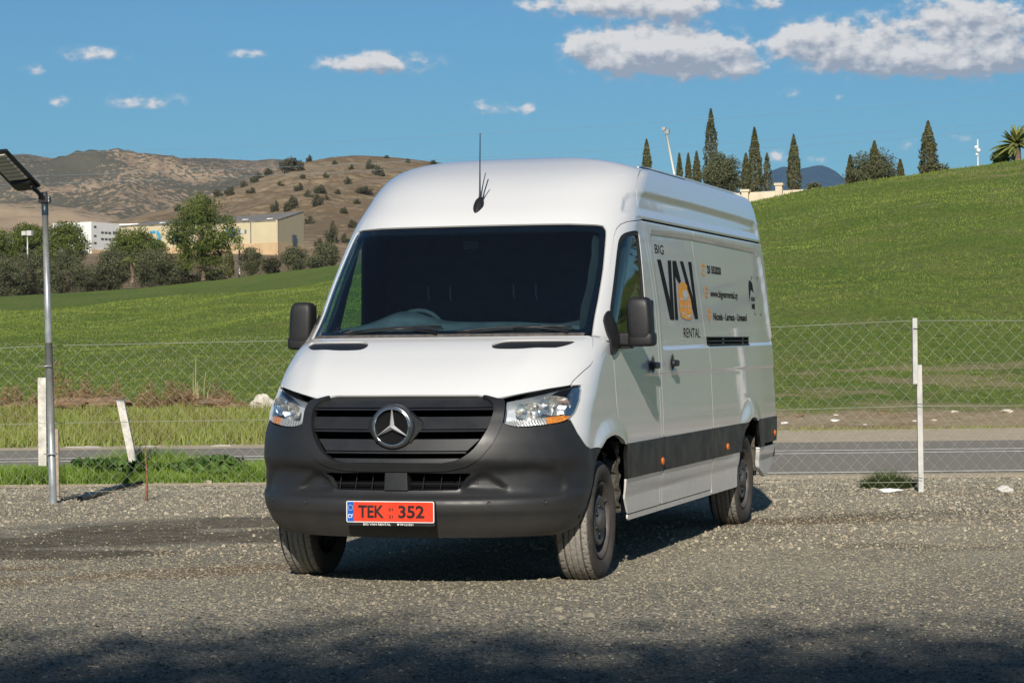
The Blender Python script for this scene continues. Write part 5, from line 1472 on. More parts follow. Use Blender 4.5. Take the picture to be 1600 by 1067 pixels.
# --- right side, on and behind the hill
RD = 150
def cyp(px, top, bs, w, d, sd, label, lf=.16, rag=.12, n=3000):
    H, R = size(top, bs, w, d); V, F, m = cyp_tree(sd, H, R, lf, n, ragged=rag)
    plant('cypress_tree', place(px, bs, d), V, F, m, M_cyp, label, 'cypress', 'cypresses on the skyline')
cyp(1011, 218, 290, 16, 165, 51, 'cypress rising over the van roof, leftmost on the skyline')
cyp(1062, 240, 300, 11, 170, 52, 'small cypress left of the two smallest ones behind the van roof'); cyp(1076, 240, 300, 11, 168, 53, 'small cypress second in the trio behind the van roof')
cyp(1089, 237, 300, 13, 168, 54, 'small ragged cypress third in the trio behind the van roof', rag=.2)
cyp(1112, 171, 305, 25, 165, 55, 'tallest cypress on the skyline, with a pointed ragged top', rag=.16, n=4200)
cyp(1166, 240, 300, 15, 168, 56, 'short cypress between the wide shrub and the tall blunt cypress', rag=.2)
cyp(1180, 200, 318, 25, 150, 57, 'blunt topped cypress standing right before the cream wall', n=4200, rag=.09)
cyp(1199, 240, 300, 14, 160, 58, 'thin open cypress left of the distant blue mountain', rag=.25, n=900)
cyp(1241, 211, 300, 22, 165, 59, 'smooth spindle shaped cypress against the distant blue mountain', rag=.06, n=3600)
cyp(1329, 243, 298, 14, 150, 60, 'short cypress at the left of the round shrub on the hill', rag=.15); cyp(1367, 221, 296, 22, 150, 61, 'cypress growing out of the round shrub on the hill', rag=.2)
cyp(1407, 250, 290, 12, 148, 62, 'short cypress at the right of the round shrub on the hill'); cyp(1451, 190, 280, 27, 146, 63, 'tall ragged cypress on the hill crest towards the right', n=4000, rag=.18)
rt('olive_tree', 1132, 242, 312, 78, 158, 71, M_olive, 'wide grey green shrub tree between cypresses behind the van', 'olive tree', zf=.5, nl=150, per=100, rl=.5, tr=.1, lf=.0008)
rt('olive_tree', 1365, 235, 305, 84, 150, 72, M_olive, 'round spreading shrub tree around a cypress on the hill', 'olive tree', zf=.5, nl=150, per=100, rl=.5, tr=.1, lf=.0008)
rt('bush', 1462, 252, 285, 52, 146, 73, M_olive, 'low bush at the foot of the tall hill crest cypress', 'bush', zf=.5, nl=30, per=60, rl=.4, tr=.05, th=.6)
rt('bush', 1272, 284, 304, 24, 140, 74, M_olive, 'little bush at the right end of the cream wall', 'bush', zf=.5, nl=14, per=50, rl=.25, tr=.03, th=.3)
rt('bush', 1566, 230, 272, 34, 140, 75, M_pine, 'dark bush left of the palm on the hill', 'bush', zf=.5, nl=40, per=60, rl=.4, tr=.05, th=.6)
def palm(name, px, crown_row, base_row, r, d, sd, label, n=34, upr=.9):
    rg = np.random.default_rng(sd); base_ = np.array(place(px, base_row, d)); H = px2m(base_row-crown_row, d); R = px2m(r, d)
    o = empty(name, tuple(base_)); tag(o, label, 'palm')
    MB().tube([(0, 0, -.2), (0, 0, H)], [R*.2, R*.16], 8).build('trunk', M_bark, o, True)
    for k in range(n):
        a = rg.uniform(0, 6.283); e = rg.uniform(-.2, 1.35); L = R*rg.uniform(.8, 1.1); V = []; F = []
        for i in range(6):
            s_ = i/5; rr = L*s_*math.cos(e)+L*.0; zz = L*(s_*math.sin(e)-.45*s_*s_*math.cos(e)); w_ = R*.055*math.sin(math.pi*min(s_*.9+.1, 1))+.01
            c_ = np.array([math.cos(a)*rr, math.sin(a)*rr, H+zz]); t_ = np.array([-math.sin(a), math.cos(a), 0])
            V += [c_-t_*w_*1.4-np.array([0, 0, w_]), c_, c_+t_*w_*1.4-np.array([0, 0, w_])]
        for i in range(5): F += [(3*i, 3*i+1, 3*i+4, 3*i+3), (3*i+1, 3*i+2, 3*i+5, 3*i+4)]
        mk('frond', V, F, M_palm, o, False)
palm('palm_tree', 1588, 226, 262, 42, 138, 81, 'bushy palm at the right end of the hill crest', 64)
palm('palm_tree', 207, 408, 440, 20, 238, 82, 'small yellowish palm between the olive trees', 22)
# scattered shrubs on the dry hill: each its own
rgS = np.random.default_rng(99)
def valley_row_to(px, row):
    ds = np.linspace(470, 790, 320); z = valley_z(np.full(320, float(px)), ds); rr = hrow(px)-(z-CAMP[2])/ds*FPX
    k = int(np.argmin(np.abs(rr-row))); u = (px-800)/FPX*ds[k]; return W(u, ds[k], float(z[k])), float(ds[k])
SH = [(462, 262, 34, 16), (449, 258, 24, 12), (486, 249, 12, 8), (581, 259, 16, 10), (594, 268, 20, 12), (546, 283, 13, 9), (470, 294, 15, 9), (503, 297, 22, 10), (420, 296, 18, 9), (457, 320, 26, 16), (432, 325, 14, 12), (485, 306, 15, 10), (499, 315, 18, 12), (512, 311, 12, 8), (520, 368, 24, 24), (573, 298, 30, 9), (400, 281, 14, 9), (384, 290, 12, 8), (395, 300, 16, 8), (361, 300, 18, 10),
      (343, 303, 14, 9), (326, 315, 14, 9), (374, 326, 20, 8), (485, 345, 16, 10), (540, 330, 14, 8), (440, 340, 12, 7), (526, 255, 9, 5), (607, 243, 10, 4), (640, 252, 8, 5), (680, 254, 12, 5), (703, 255, 11, 4), (719, 254, 11, 5), (422, 268, 14, 8), (408, 262, 12, 7), (552, 262, 10, 6), (300, 320, 14, 7), (281, 326, 16, 7), (416, 303, 10, 6), (441, 288, 10, 6), (476, 276, 11, 6), (512, 275, 10, 6), (530, 301, 10, 6), (560, 316, 12, 7), (552, 352, 14, 9), (541, 374, 16, 10), (500, 380, 14, 9)]
shV = None
LMK = [(460, 262, 'on the upper left shoulder of the dry hill'), (590, 262, 'high on the dry hill above the van'), (545, 290, 'on the dry slope left of the van roof'), (490, 305, 'in the middle of the dry slope'), (430, 330, 'just above the cream gable end'),
       (395, 298, 'on the dry slope above the warehouse roof'), (330, 312, 'on the low left spur of the dry hill'), (500, 372, 'low on the slope beside the van windscreen'), (700, 254, 'on the ridge line just above the van roof'), (640, 250, 'on the ridge line at the roof corner')]
SH.sort()
SHC = {}; SHN = {}
for (px, row, w_, h_) in SH:
    key = ('large' if w_ >= 24 else ('medium' if w_ >= 15 else 'small'), min(((abs(px-a)+abs(row-b), t_) for (a, b, t_) in LMK))[1]); SHC[key] = SHC.get(key, 0)+1
for k, (px, row, w_, h_) in enumerate(SH):
    p, d = valley_row_to(px, min(row+h_/2, 392)); R = px2m(w_/2, d); H = px2m(h_, d)*1.1
    rg = np.random.default_rng(300+k)
    if k < 6:
        def env(rg):
            a = rg.uniform(0, 6.28); r = .85*rg.random()**.6; return np.array([math.cos(a)*r*(1+.2*math.sin(2*a)), math.sin(a)*r, rg.uniform(.05, 1)*.85*math.sqrt(max(1-r*r, .02))])
        V, F = leaf_quads(lobes(rg, env, 34, .26, 46), .15, rg); me_ = mk_fast('hill_shrub', V, F, M_scrub).data; bpy.data.objects.remove([o for o in bpy.data.objects if o.data is me_][0])
        shV = (shV or [])+[me_]
    o = link_mesh('hill_shrub', shV[k % 6], M_scrub, None, (p[0], p[1], p[2]-.2)); o.scale = (R*1.1, R*1.1, H*1.5); o.rotation_euler = (0, 0, k)
    sz = 'large' if w_ >= 24 else ('medium' if w_ >= 15 else 'small')
    near = min(((abs(px-a)+abs(row-b), t_) for (a, b, t_) in LMK))[1]
    key = (sz, near); SHN[key] = SHN.get(key, 0)+1
    lab = '%s dark shrub %s' % (sz, near)
    if key in SHC and SHC[key] > 1: lab += ', '+['first', 'second', 'third', 'fourth', 'fifth', 'sixth', 'seventh', 'eighth', 'ninth', 'tenth', 'eleventh', 'twelfth'][SHN[key]-1]+' from left'
    tag(o, lab, 'shrub', 'shrubs dotted over the dry hillside')
# ================================================================== BUILDINGS
M_cream = simple('cream_cladding', (.62, .53, .34), .7, var=.05, scale=.3); M_cream2 = simple('peach_base_wall', (.60, .42, .24), .8, var=.08, scale=.5)
M_whitew = simple('white_render', (.72, .71, .68), .8, var=.06, scale=.5); M_roofg = simple('grey_sheet_roof', (.20, .18, .16), .7, var=.15, scale=.5)
M_win = simple('dark_window_glass', (.05, .06, .07), .15); M_sign = simple('blue_sign_paint', (.05, .36, .60), .5)
WD = 452
def wq(px, row, d=WD): return np.array(pt(px, row, d))
def wall_box(name, A, B, h_lo, h_hi, depth, mat, par, org, dirv=None):
    """upright slab from ground point A to B"""
    A = np.array(A)-org; B = np.array(B)-org; t_ = (B-A)[:2]; t_ = t_/np.linalg.norm(t_); n_ = np.array([-t_[1], t_[0]])*depth
    V = []
    for z in (h_lo, h_hi):
        for p in (A[:2], B[:2], B[:2]+n_, A[:2]+n_): V.append((p[0], p[1], z))
    return mk(name, V, [(3, 2, 1, 0), (4, 5, 6, 7), (0, 1, 5, 4), (1, 2, 6, 5), (2, 3, 7, 6), (3, 0, 4, 7)], mat, par)
# warehouse: long front from px 188 to 433, gable end turned away to px 475
z0w = float(zrow(300, 392, WD)); 
A = wq(188, 392, 470); B = wq(433, 392, 440); Cc = wq(475, 392, 453)
org = np.array([A[0], A[1], z0w-1.0]); ware = empty('warehouse', tuple(org)); tag(ware, 'long cream warehouse with grey roof and a blue sign', 'warehouse')
hL = float(zrow(188, 353, 470))-org[2]; hR = float(zrow(433, 344, 440))-org[2]; hC = float(zrow(475, 338, 470))-org[2]
def loc2(p): return np.array([p[0]-org[0], p[1]-org[1]])
a2, b2_, c2_ = loc2(A), loc2(B), loc2(Cc); nb2 = c2_-b2_
def quadw(name, p, q, z00, z01, z10, z11, mat, par, out=0.0):
    t_ = (q-p)/np.linalg.norm(q-p); n_ = np.array([t_[1], -t_[0]])*out
    V = [(*(p+n_), z00), (*(q+n_), z01), (*(q+n_), z11), (*(p+n_), z10)]; k = .25; n3 = np.array([-t_[1], t_[0]])*k
    V += [(*(p+n_+n3), z00), (*(q+n_+n3), z01), (*(q+n_+n3), z11), (*(p+n_+n3), z10)]
    return mk(name, V, [(0, 1, 2, 3), (7, 6, 5, 4), (0, 4, 5, 1), (1, 5, 6, 2), (2, 6, 7, 3), (3, 7, 4, 0)], mat, par)
hb = 1.95
quadw('wall', a2, b2_, hb, hb, hL, hR, M_cream, ware); quadw('base_wall', a2, b2_, -2, -2, hb, hb, M_cream2, ware, .12)
quadw('gable_wall', b2_, c2_, hb, hb, hR, hC, simple('shade_toned_cladding', (.50, .42, .26), .7), ware); quadw('base_wall', b2_, c2_, -2, -2, hb, hb, M_cream2, ware, .12)  # gable: cream cladding darkened, the shade of the turned-away side in its colour
d2_ = a2+nb2
mk('roof', [(*a2, hL+.02), (*b2_, hR+.02), (*c2_, hC+.02), (*d2_, hL+.7), (*a2, hL-.3), (*b2_, hR-.3), (*c2_, hC-.3), (*d2_, hC)], [(0, 1, 2, 3), (0, 4, 5, 1), (1, 5, 6, 2), (4, 7, 6, 5)], M_roofg, ware)
for s_ in (.12, .38, .62, .84):
    p = a2*(1-s_)+b2_*s_; quadw('panel_joint', p, p+(b2_-a2)/np.linalg.norm(b2_-a2)*.25, hb, hb, hL*(1-s_)+hR*s_-.3, hL*(1-s_)+hR*s_-.3, M_roofg, ware, .06)
for s_ in (.02, .25, .78, .93):
    p = a2*(1-s_)+b2_*s_; h_ = hL*(1-s_)+hR*s_; m = MB(); m.box((p[0]+nb2[0]*.2, p[1]+nb2[1]*.2, h_+.35), (.6 if s_ > .1 else 2.2, .4, .18)); m.build('roof_vent', M_whitew, ware)
def on_front(s_, z, out=.16):
    t_ = (b2_-a2)/np.linalg.norm(b2_-a2); n_ = np.array([t_[1], -t_[0]]); p = a2*(1-s_)+b2_*s_+n_*out; return (p[0], p[1], z)
def front_poly(name, P, mat, out=.16): mk(name, [on_front(a, b, out) for a, b in P], tri_poly(P), mat, ware)
hm = 4.1
ringp = [(.245+.030*math.cos(a), hm+1.35*math.sin(a)) for a in np.linspace(1.45, -1.9, 14)]+[(.245+.014*math.cos(a), hm+.62*math.sin(a)) for a in np.linspace(-1.9, 1.45, 14)]
front_poly('sign_mark', ringp, M_sign); front_poly('sign_mark', [(.205, hm+.85), (.24, hm+.9), (.24, hm+1.35), (.205, hm+1.3)], M_sign)
for (s_, w_) in ((.36, .018), (.385, .012), (.69, .02), (.725, .016)):
    front_poly('sign_mark', [(s_, hm-1.0), (s_+w_, hm-.8), (s_+w_*.8, hm+1.0), (s_+.003, hm+.8)], M_sign)
p = b2_*.45+c2_*.55; quadw('door', p, b2_*.33+c2_*.67, -1, -1, 3.6, 3.6, M_win, ware, .3)
# white office block
A2 = wq(143, 395, 449); B2 = wq(187, 395, 457); zo = float(zrow(165, 395, 455))
org2 = np.array([A2[0], A2[1], zo-1.5]); off_ = empty('office_block', tuple(org2)); tag(off_, 'white three storey office block at the left end of the warehouse', 'building')
a3 = np.array([0., 0.]); b3 = B2[:2]-A2[:2]; hh = float(zrow(165, 349, 455))-org2[2]
t3 = b3/np.linalg.norm(b3); n3 = np.array([-t3[1], t3[0]])*9
V = [(*p, z) for z in (0, hh) for p in (a3, b3, b3+n3, a3+n3)]
mk('wall', V, [(3, 2, 1, 0), (4, 5, 6, 7), (0, 1, 5, 4), (1, 2, 6, 5), (2, 3, 7, 6), (3, 0, 4, 7)], M_whitew, off_)
quadw('base_wall', a3, b3, -1, -1, 1.9, 1.9, M_cream2, off_, .1)
Lf = np.linalg.norm(b3)
def win2(s0, s1, r0, r1):
    z1 = float(zrow(165, r0, 455))-org2[2]; z0 = float(zrow(165, r1, 455))-org2[2]
    f_ = quadw('window', a3+t3*Lf*s0, a3+t3*Lf*s1, z0, z0, z1, z1, M_win, off_, .06)
for rr in (355, 369, 380): win2(.09, .17, rr, rr+3)
for rr in (363, 373):
    for s0 in (.34, .47, .60): win2(s0, s0+.09, rr, rr+3.2)
    win2(.76, .97, rr-1, rr+2.6)
quadw('annex', a3+t3*Lf*.45, b3+t3*.0, -1, -1, 3.4, 3.4, simple('grey_white_panels', (.55, .58, .60), .6), off_, 3.0)
# small far shed and light masts
p = wq(18, 392, 520); m = MB(); m.box((0, 0, 1.2), (1.3, 1.5, 2.0)); o = m.build('shed', M_whitew, None, loc=(p[0], p[1], float(zrow(18, 392, 520)))); tag(o, 'little white shed half hidden between dark pines at far left', 'shed')
def mast(name, px, top, bs, d, r, label, heads):
    b = np.array(pt(px, bs, d)); t_ = np.array(pt(px, top, d))-b; o = empty(name, tuple(b)); tag(o, label, 'mast')
    MB().tube([(0, 0, 0), t_], r, 8).build('pole', M_whitew, o, True)
    for (dx, w_) in heads:
        m = MB(); m.box(t_+np.array([dx, 0, .1]), (w_, .25, w_*.9)); m.build('floodlight', M_conc, o)
mast('light_mast', 374, 364, 434, 240, .10, 'white light mast standing right of the tall pine', ((-.25, .28), (.45, .22)))
mast('light_mast', 43, 366, 410, 245, .07, 'slim mast with two pale floodlights left of the lamp pole', ((-.32, .24), (.28, .28)))
# roadside camera pole behind the van, leaning
b = np.array(pt(1054, 275, 60)); t_ = np.array(pt(1040, 203, 60))-b; o = empty('camera_pole', tuple(b-np.array([0, 0, 5]))); tag(o, 'slim white leaning pole with cameras on top behind the van roof', 'pole')
MB().tube([(0, 0, 0), (0, 0, 5), t_+np.array([0, 0, 5])], .03, 8).build('shaft', M_whitew, o, True)
m = MB(); m.box(t_+np.array([-.04, 0, 5.02]), (.05, .05, .05)); m.box(t_+np.array([.04, 0, 4.95]), (.05, .05, .06)); m.build('camera', M_galv, o)
# antenna mast on the hill
b = np.array(pt(1528, 254, 150)); o = empty('antenna_mast', tuple(b)); tag(o, 'small white antenna mast on the hill crest left of the palm', 'antenna')
m = MB(); m.tube([(0, 0, -1), (0, 0, 1.45)], .045, 6); m.build('pole', M_whitew, o); 
for (x, z, r_) in ((-.10, .95, .11), (.05, .75, .13), (-.05, .5, .09)):
    m = MB(); m.lathe([(.01, -.04), (r_, -.03), (r_, .05), (.01, .06)], (x, -.1, z), 'y', 12); m.build('dish', M_whitew, o, True)
# cream wall on the crest
A = np.array(pt(1150, 330, 143)); B = np.array(pt(1256, 330, 143)); zt_l = float(zrow(1160, 302, 143)); zt_r = float(zrow(1256, 296, 143)); zb2 = zt_l-2.4
o = empty('garden_wall', (A[0], A[1], zb2)); tag(o, 'cream plastered garden wall on the crest of the green hill', 'wall')
dv = (B-A)[:2]; tt = dv/np.linalg.norm(dv); nn2 = np.array([-tt[1], tt[0]])*.3
M_plaster = simple('cream_plaster', (.62, .52, .38), .85, var=.12, scale=1)
V = [(0, 0, 0), (dv[0], dv[1], 0), (dv[0], dv[1], zt_r-zb2), (0, 0, zt_l-zb2)]; V += [(v[0]+nn2[0], v[1]+nn2[1], v[2]) for v in V]
mk('wall_body', V, [(0, 1, 2, 3), (7, 6, 5, 4), (0, 4, 5, 1), (1, 5, 6, 2), (2, 6, 7, 3), (3, 7, 4, 0)], M_plaster, o)
for (px, r_) in ((1165, 300), (1218, 290)):
    q = np.array(pt(px, 330, 142.9)); zz = float(zrow(px, r_, 143)); m = MB(); m.box((q[0]-A[0], q[1]-A[1], (zz-zb2)/2), (.20, .22, (zz-zb2)/2)); m.box((q[0]-A[0], q[1]-A[1], (zz-zb2)+.06), (.27, .28, .07)); m.build('pillar', M_plaster, o)
# overhead wires
for k, (r0, r1, sag) in enumerate([(268, 125, 6), (300, 168, 6), (312, 180, 6)]):
    pts = [np.array(pt(x, r0+(r1-r0)*(x+400)/2400+sag*4*((x-800)/1200)**2*-1+sag*4*.4, 90)) for x in np.linspace(-400, 2000, 26)]
    o = MB().tube([p-pts[0] for p in pts], .0045, 4, False).build('power_line', simple('power_line_wire', (.22, .30, .36), .6), None, loc=tuple(pts[0]))
    tag(o, ['thin overhead wire crossing the sky, uppermost of the three', 'thin overhead wire crossing the sky, middle of the three', 'thin overhead wire crossing the sky, lowest of the three'][k], 'wire')
# trees past the right edge of the view (they show in the door glass)
for k, (x, y, H_, R_) in enumerate([(13, 55, 9, 1.0), (16.5, 58, 11, 1.1), (10, 60, 6, .9)]):
    V, F, m = cyp_tree(90+k, H_, R_, .3, 1800); plant('cypress_tree', (x, y, 1.0), V, F, m, M_cyp, ['dark cypress nearest the van, mirrored in the door window', 'tallest of the dark cypresses mirrored in the door window', 'short dark cypress mirrored in the door window'][k], 'cypress')

# unseen trees, added behind the viewpoint to shade the nearest gravel
FWD3 = np.array([FW[0], FW[1]]); sdir = np.array([.225, -1.0])/1.025; tb = None
rgt = np.random.default_rng(4)
ORD = ['leftmost', 'second from left', 'third from left', 'fourth from left', 'fifth from left', 'sixth from left', 'seventh from left', 'seventh from right', 'sixth from right', 'fifth from right', 'fourth from right', 'third from right', 'second from right', 'rightmost']
for k in range(14):
    u_ = -13+2.0*k; H_ = 14.3+rgt.uniform(-.15, .15); q = np.array(CAMP[:2])+RT*u_+FWD3*(-4.15+rgt.uniform(-.15, .15)+14.36); q = q+sdir*((H_-.4)/.5495)
    if k < 3:
        rgk = np.random.default_rng(600+k); zz = 3+11.5*rgk.random(16000)**.75; n_ = len(zz)
        keep = rgk.random(n_) < np.interp(zz, [0, 12.0, 14.5], [1, 1, .10]); zz = zz[keep]; n_ = len(zz)
        rr = np.interp(zz, [3, 5, 11, 14.5], [1.2, 1.7, 1.6, 1.15])*rgk.random(n_)**.5; aa = rgk.uniform(0, 6.283, n_)
        V, F = leaf_quads(np.stack([rr*np.cos(aa), rr*np.sin(aa), zz], -1), .24, rgk); m = trunk_mesh(rgk, 12.5, .22, 12, 1.4)
        o = plant('added_shade_tree', (q[0], q[1], 0), V, F, m, M_pine, 'x', 'tree'); tb = (tb or [])+[o]
    else:
        o = copy_tree(tb[k % 3]); o.location = (q[0], q[1], 0); o.rotation_euler = (0, 0, 1.3*k)
    tag(o, ORD[k]+' unseen tree added behind the viewpoint to shade the gravel', 'tree', 'unseen trees added for foreground shade')
# ================================================================== GROUND COVER
def blades(name, P, h, w, rg, mat, lean=.5, label=None):
    n = len(P); a = rg.uniform(0, 6.283, n); hh = h*rg.uniform(.45, 1.25, n); t_ = np.stack([np.cos(a), np.sin(a), np.zeros(n)], -1)
    b = rg.uniform(0, 6.283, n); l_ = lean*rg.uniform(.1, 1, n)*hh
    tip = P+np.stack([np.cos(b)*l_, np.sin(b)*l_, hh], -1); ww = (w*rg.uniform(.6, 1.3, n))[:, None]
    V = np.stack([P-t_*ww*.5, P+t_*ww*.5, tip], 1).reshape(-1, 3); F = np.arange(3*n).reshape(-1, 3)
    o = mk_fast(name, V, F, mat); tag(o, label, None, None, 'stuff'); return o
M_grass = leaf_mat('verge_grass', (.115, .20, .025), (.21, .30, .05), (.085, .15, .02), 1.2)
M_grassy = leaf_mat('yellow_green_grass', (.15, .205, .035), (.29, .31, .085), (.20, .18, .06), 1.2)
M_fgrass = leaf_mat('field_blades', (.125, .165, .026), (.22, .26, .055), (.095, .135, .022), .15)
M_weed = leaf_mat('leafy_weeds', (.055, .11, .020), (.11, .18, .035), (.035, .075, .015), 1.5)
M_straw = leaf_mat('straw', (.34, .27, .14), (.48, .40, .24), (.26, .20, .11), 2)
def Wv(u, d, z): return np.stack([CAMP[0]+RT[0]*u+FW[0]*d, CAMP[1]+RT[1]*u+FW[1]*d, z], -1)
# weeds between the gravel and the road on the left
rg = np.random.default_rng(21); n = 52000
u = rg.uniform(-8.6, .2, n); d = rg.uniform(24.35, 25.9, n)
pxs = 800+FPX*u/d
hloc = .10+.16*np.clip(VN(u*1.1, d*.8)+.4, 0, 1.2)*np.interp(pxs, [0, 90, 130, 260, 420], [.4, .6, 1.1, 1.3, 1.0])
keep = rg.random(n) < np.interp(pxs, [-200, 60, 110, 300, 420, 900], [.55, .7, 1, 1, .9, .0])
u, d, hloc = u[keep], d[keep], hloc[keep]
blades('verge_weeds', Wv(u, d, np.zeros(len(u))), hloc, .016, rg, M_grass, .8)
n = 9000; u = rg.uniform(-4.6, 0, n); d = rg.uniform(24.6, 25.8, n); k = (VN(u*1.7, d*1.9) > -.1); u, d = u[k], d[k]
z = rg.uniform(.02, 1, len(u))*(.10+.14*np.clip(VN(u*1.4, d)+.5, 0, 1))
V, F = leaf_quads(Wv(u, d, z), .07, rg, .2, 1.2); tag(mk_fast('leafy_weeds', V, F, M_weed), kind='stuff')
# tall grass on the bank beyond the road
n = 150000; px = rg.uniform(-120, 1700, n); d = rg.uniform(33.4, 45.5, n); side_w = np.interp(px, [0, 500, 900, 1200, 1600], [1, 1, .5, .22, .26]); k = rg.random(n) < side_w*np.clip((d-bank0(px))/.9, .0, 1)*np.where(px < 600, np.clip((40.2-d)/.8, .15, 1), 1)
px, d = px[k], d[k]; z = field_z(px, d); h = np.interp(px, [0, 500, 1100, 1700], [.26, .26, .08, .08])*np.clip((39.0-d)/1.5, .2, 1)
blades('bank_grass', Wv((px-800)/FPX*d, d, z-.02), h, .022, rg, M_grassy, .7)
# field grass
n = 330000; px = rg.uniform(-150, 1750, n); d = np.interp(px, [500, 1200], [39.8, 44])+(rg.random(n)**1.35)*105
uu = (px-800)/FPX*d; thin = ((VN(uu*.55, d*.33)+.5*VN(uu*1.6+2, d*.9)) > .25)*(np.clip((px-1150)/200, 0, 1)*np.clip((62-d)/10, 0, 1)); k = (rg.random(n) > thin*.85) & ~((uu < -2.6) & (d < 40.6) & (rg.random(n) < .9))
px, d, uu = px[k], d[k], uu[k]; z = field_z(px, d)
blades('field_grass', Wv(uu, d, z-.02), .055+.0006*(d-40), .013+.00042*(d-40), rg, M_fgrass, .8)
# brown cut brush and earth heaps along the top of the left bank
def heap(name, px, row, d, w, h, n, mat, label, cat, leaf=.05, sd=5, asp=6.0, group=None):
    rg = np.random.default_rng(sd); u0 = (px-800)/FPX*d; zz = float(field_z(px, d)); o = empty(name, W(u0, d, zz)); tag(o, label, cat, group)
    a = rg.uniform(0, 6.283, n); r = rg.random(n)**.5; x = np.cos(a)*r*w; y = np.sin(a)*r*w*.45; z = rg.uniform(0, 1, n)*h*(1-r**2)*(1+.35*np.sin(x*7/w+sd)+.25*np.sin(x*15/w))
    P = np.stack([RT[0]*x+FW[0]*y, RT[1]*x+FW[1]*y, z], -1); V, F = leaf_quads(P, leaf, rg, .1, asp); mk_fast('twigs', V, F, mat, o)
    m = MB()
    for k in range(8):
        p0 = P[k]; dd_ = rg.normal(size=3)*.25; dd_[2] = abs(dd_[2])*.5; m.tube([p0*.6, p0*.6+dd_], [.012, .005], 4)
    m.build('branch', M_bark, o); return o
HP = [(22, .45, .20, 'reddish brown brush heap at the left edge of the bank'), (104, .50, .38, 'tallest tangle of dead branches beside the lamp pole'), (150, .55, .24, 'brown brush heap with dug earth right of the lamp pole'), (255, .50, .28, 'twiggy brown brush heap right of the leaning post'), (330, .50, .18, 'low spread of brown brush under the dry stalks'), (290, .3, .14, 'little brown brush heap between two bigger ones')]
for k, (px, w_, h_, lab) in enumerate(HP): heap('brush_heap', px, 0, 39.6+.2*(k % 3), w_*1.25, h_*1.7, 3000, M_dryleaf, lab, 'brush heap', .07, 40+k, 6, 'brush heaps along the top of the bank')
M_soil = dirt_mat('dug_earth', (.25, .15, .085), (.40, .27, .16), (.50, .38, .25), 5, 1.0)
def rock(name, px, row, d, w, h, mat, label, cat, sd=1, zf=None, flat=1.0, group=None):
    rg = np.random.default_rng(sd); n = 16; V = []; F = []; m_ = 9; ph = rg.uniform(0, 6.28, 6)
    for i in range(m_+1):
        t_ = math.pi*i/m_
        for k in range(n):
            a = 2*math.pi*k/n; r = 1+.16*math.sin(2*a+ph[0]+3*t_)+.12*math.sin(3*a+ph[1]-2*t_)+.08*math.sin(5*a+ph[2]+4*t_)+rg.uniform(-.05, .05)*(0 < i < m_)
            V.append((w*math.sin(t_)*math.cos(a)*r, w*.8*math.sin(t_)*math.sin(a)*r, h*math.cos(t_)*r*flat))
    for i in range(m_):
        for k in range(n): F.append((i*n+k, (i+1)*n+k, (i+1)*n+(k+1) % n, i*n+(k+1) % n))
    u0 = (px-800)/FPX*d; zz = (zf if zf is not None else float(field_z(px, d))); o = mk(name, V, F, mat, None, False, loc=W(u0, d, zz+h*.55)); tag(o, label, cat, group); return o
M_rock = dirt_mat('white_limestone', (.62, .56, .46), (.74, .69, .60), (.46, .40, .32), 6, .5)
M_trash = simple('white_litter', (.72, .72, .70), .6, var=.1)
rock('boulder', 408, 0, 39.3, .185, .135, M_rock, 'white limestone boulder on the bank just left of the headlight', 'rock', 2)
for k, (px, w_, h_, lab) in enumerate([(108, .38, .14, 'mound of orange brown earth right of the lamp pole'), (330, .34, .10, 'mound of orange brown earth under the dry stalks'), (30, .30, .09, 'mound of orange brown earth at the left edge'), (170, .42, .12, 'mound of orange brown earth behind the leaning post'), (352, .26, .07, 'flat earth mound next to the white boulder')]):
    rock('earth_mound', px, 0, 39.4, w_, h_, M_soil, lab, 'earth mound', 10+k, flat=.8)
for k, (px, w_, lab) in enumerate([(345, .17, 'flat pale stone at the road edge nearest the van'), (130, .22, 'flat pale stone at the road edge right of the lamp pole'), (232, .16, 'small flat pale stone at the road edge beyond the leaning post')]):
    rock('flat_stone', px, 0, 33.5, w_*1.3, .028, M_rock, lab, 'stone', 30+k, flat=.7)
# dry stalks
u0 = (310-800)/FPX*39.8; par = empty('dry_stalks', W(u0, 39.8, float(field_z(310, 39.8)))); tag(par, 'cluster of tall dry straw stalks standing on the bank', 'stalks')
rgq = np.random.default_rng(8)
for k in range(9):
    x = rgq.uniform(-.14, .14); h_ = rgq.uniform(.22, .62) if k else .78
    MB().tube([(RT[0]*x, RT[1]*x, 0), (RT[0]*x*1.1, RT[1]*x*1.1, h_*.6), (RT[0]*x*1.3+.02, RT[1]*x*1.3, h_)], [.009, .007, .004], 5).build('stalk', M_straw, par)
# litter and stones on the right bank, rag by the post
LT = [(1305, 43.0, .07, M_rock, 'pale stone high on the right bank near the van'), (1225, 40.8, .10, M_trash, 'white plastic litter on the earth bank beside the van'), (1302, 41.0, .11, M_trash, 'crumpled white litter in the middle of the earth bank'), (1490, 43.2, .11, M_rock, 'pale flat stone right of the fence post on the bank'), (1572, 43.4, .15, M_rock, 'largest pale flat stone near the right edge on the bank'),
      (1248, 42.2, .13, M_soil, 'orange brown clod on the bank beside the van'), (1378, 42.6, .13, M_soil, 'wide orange brown clod left of the fence post'), (1427, 40.0, .07, M_rock, 'small pale stone by the foot of the earth bank'), (1458, 40.8, .07, M_rock, 'small tan stone on the bank right of the fence post'), (1350, 40.2, .05, M_rock, 'tiny grey stone low on the earth bank')]
for k, (px, d_, w_, mt, lab) in enumerate(LT): rock('litter' if mt is M_trash else 'bank_stone', px, 0, d_-.6, w_*.7, w_*.26, mt, lab, 'litter' if mt is M_trash else 'stone', 50+k, flat=.8)
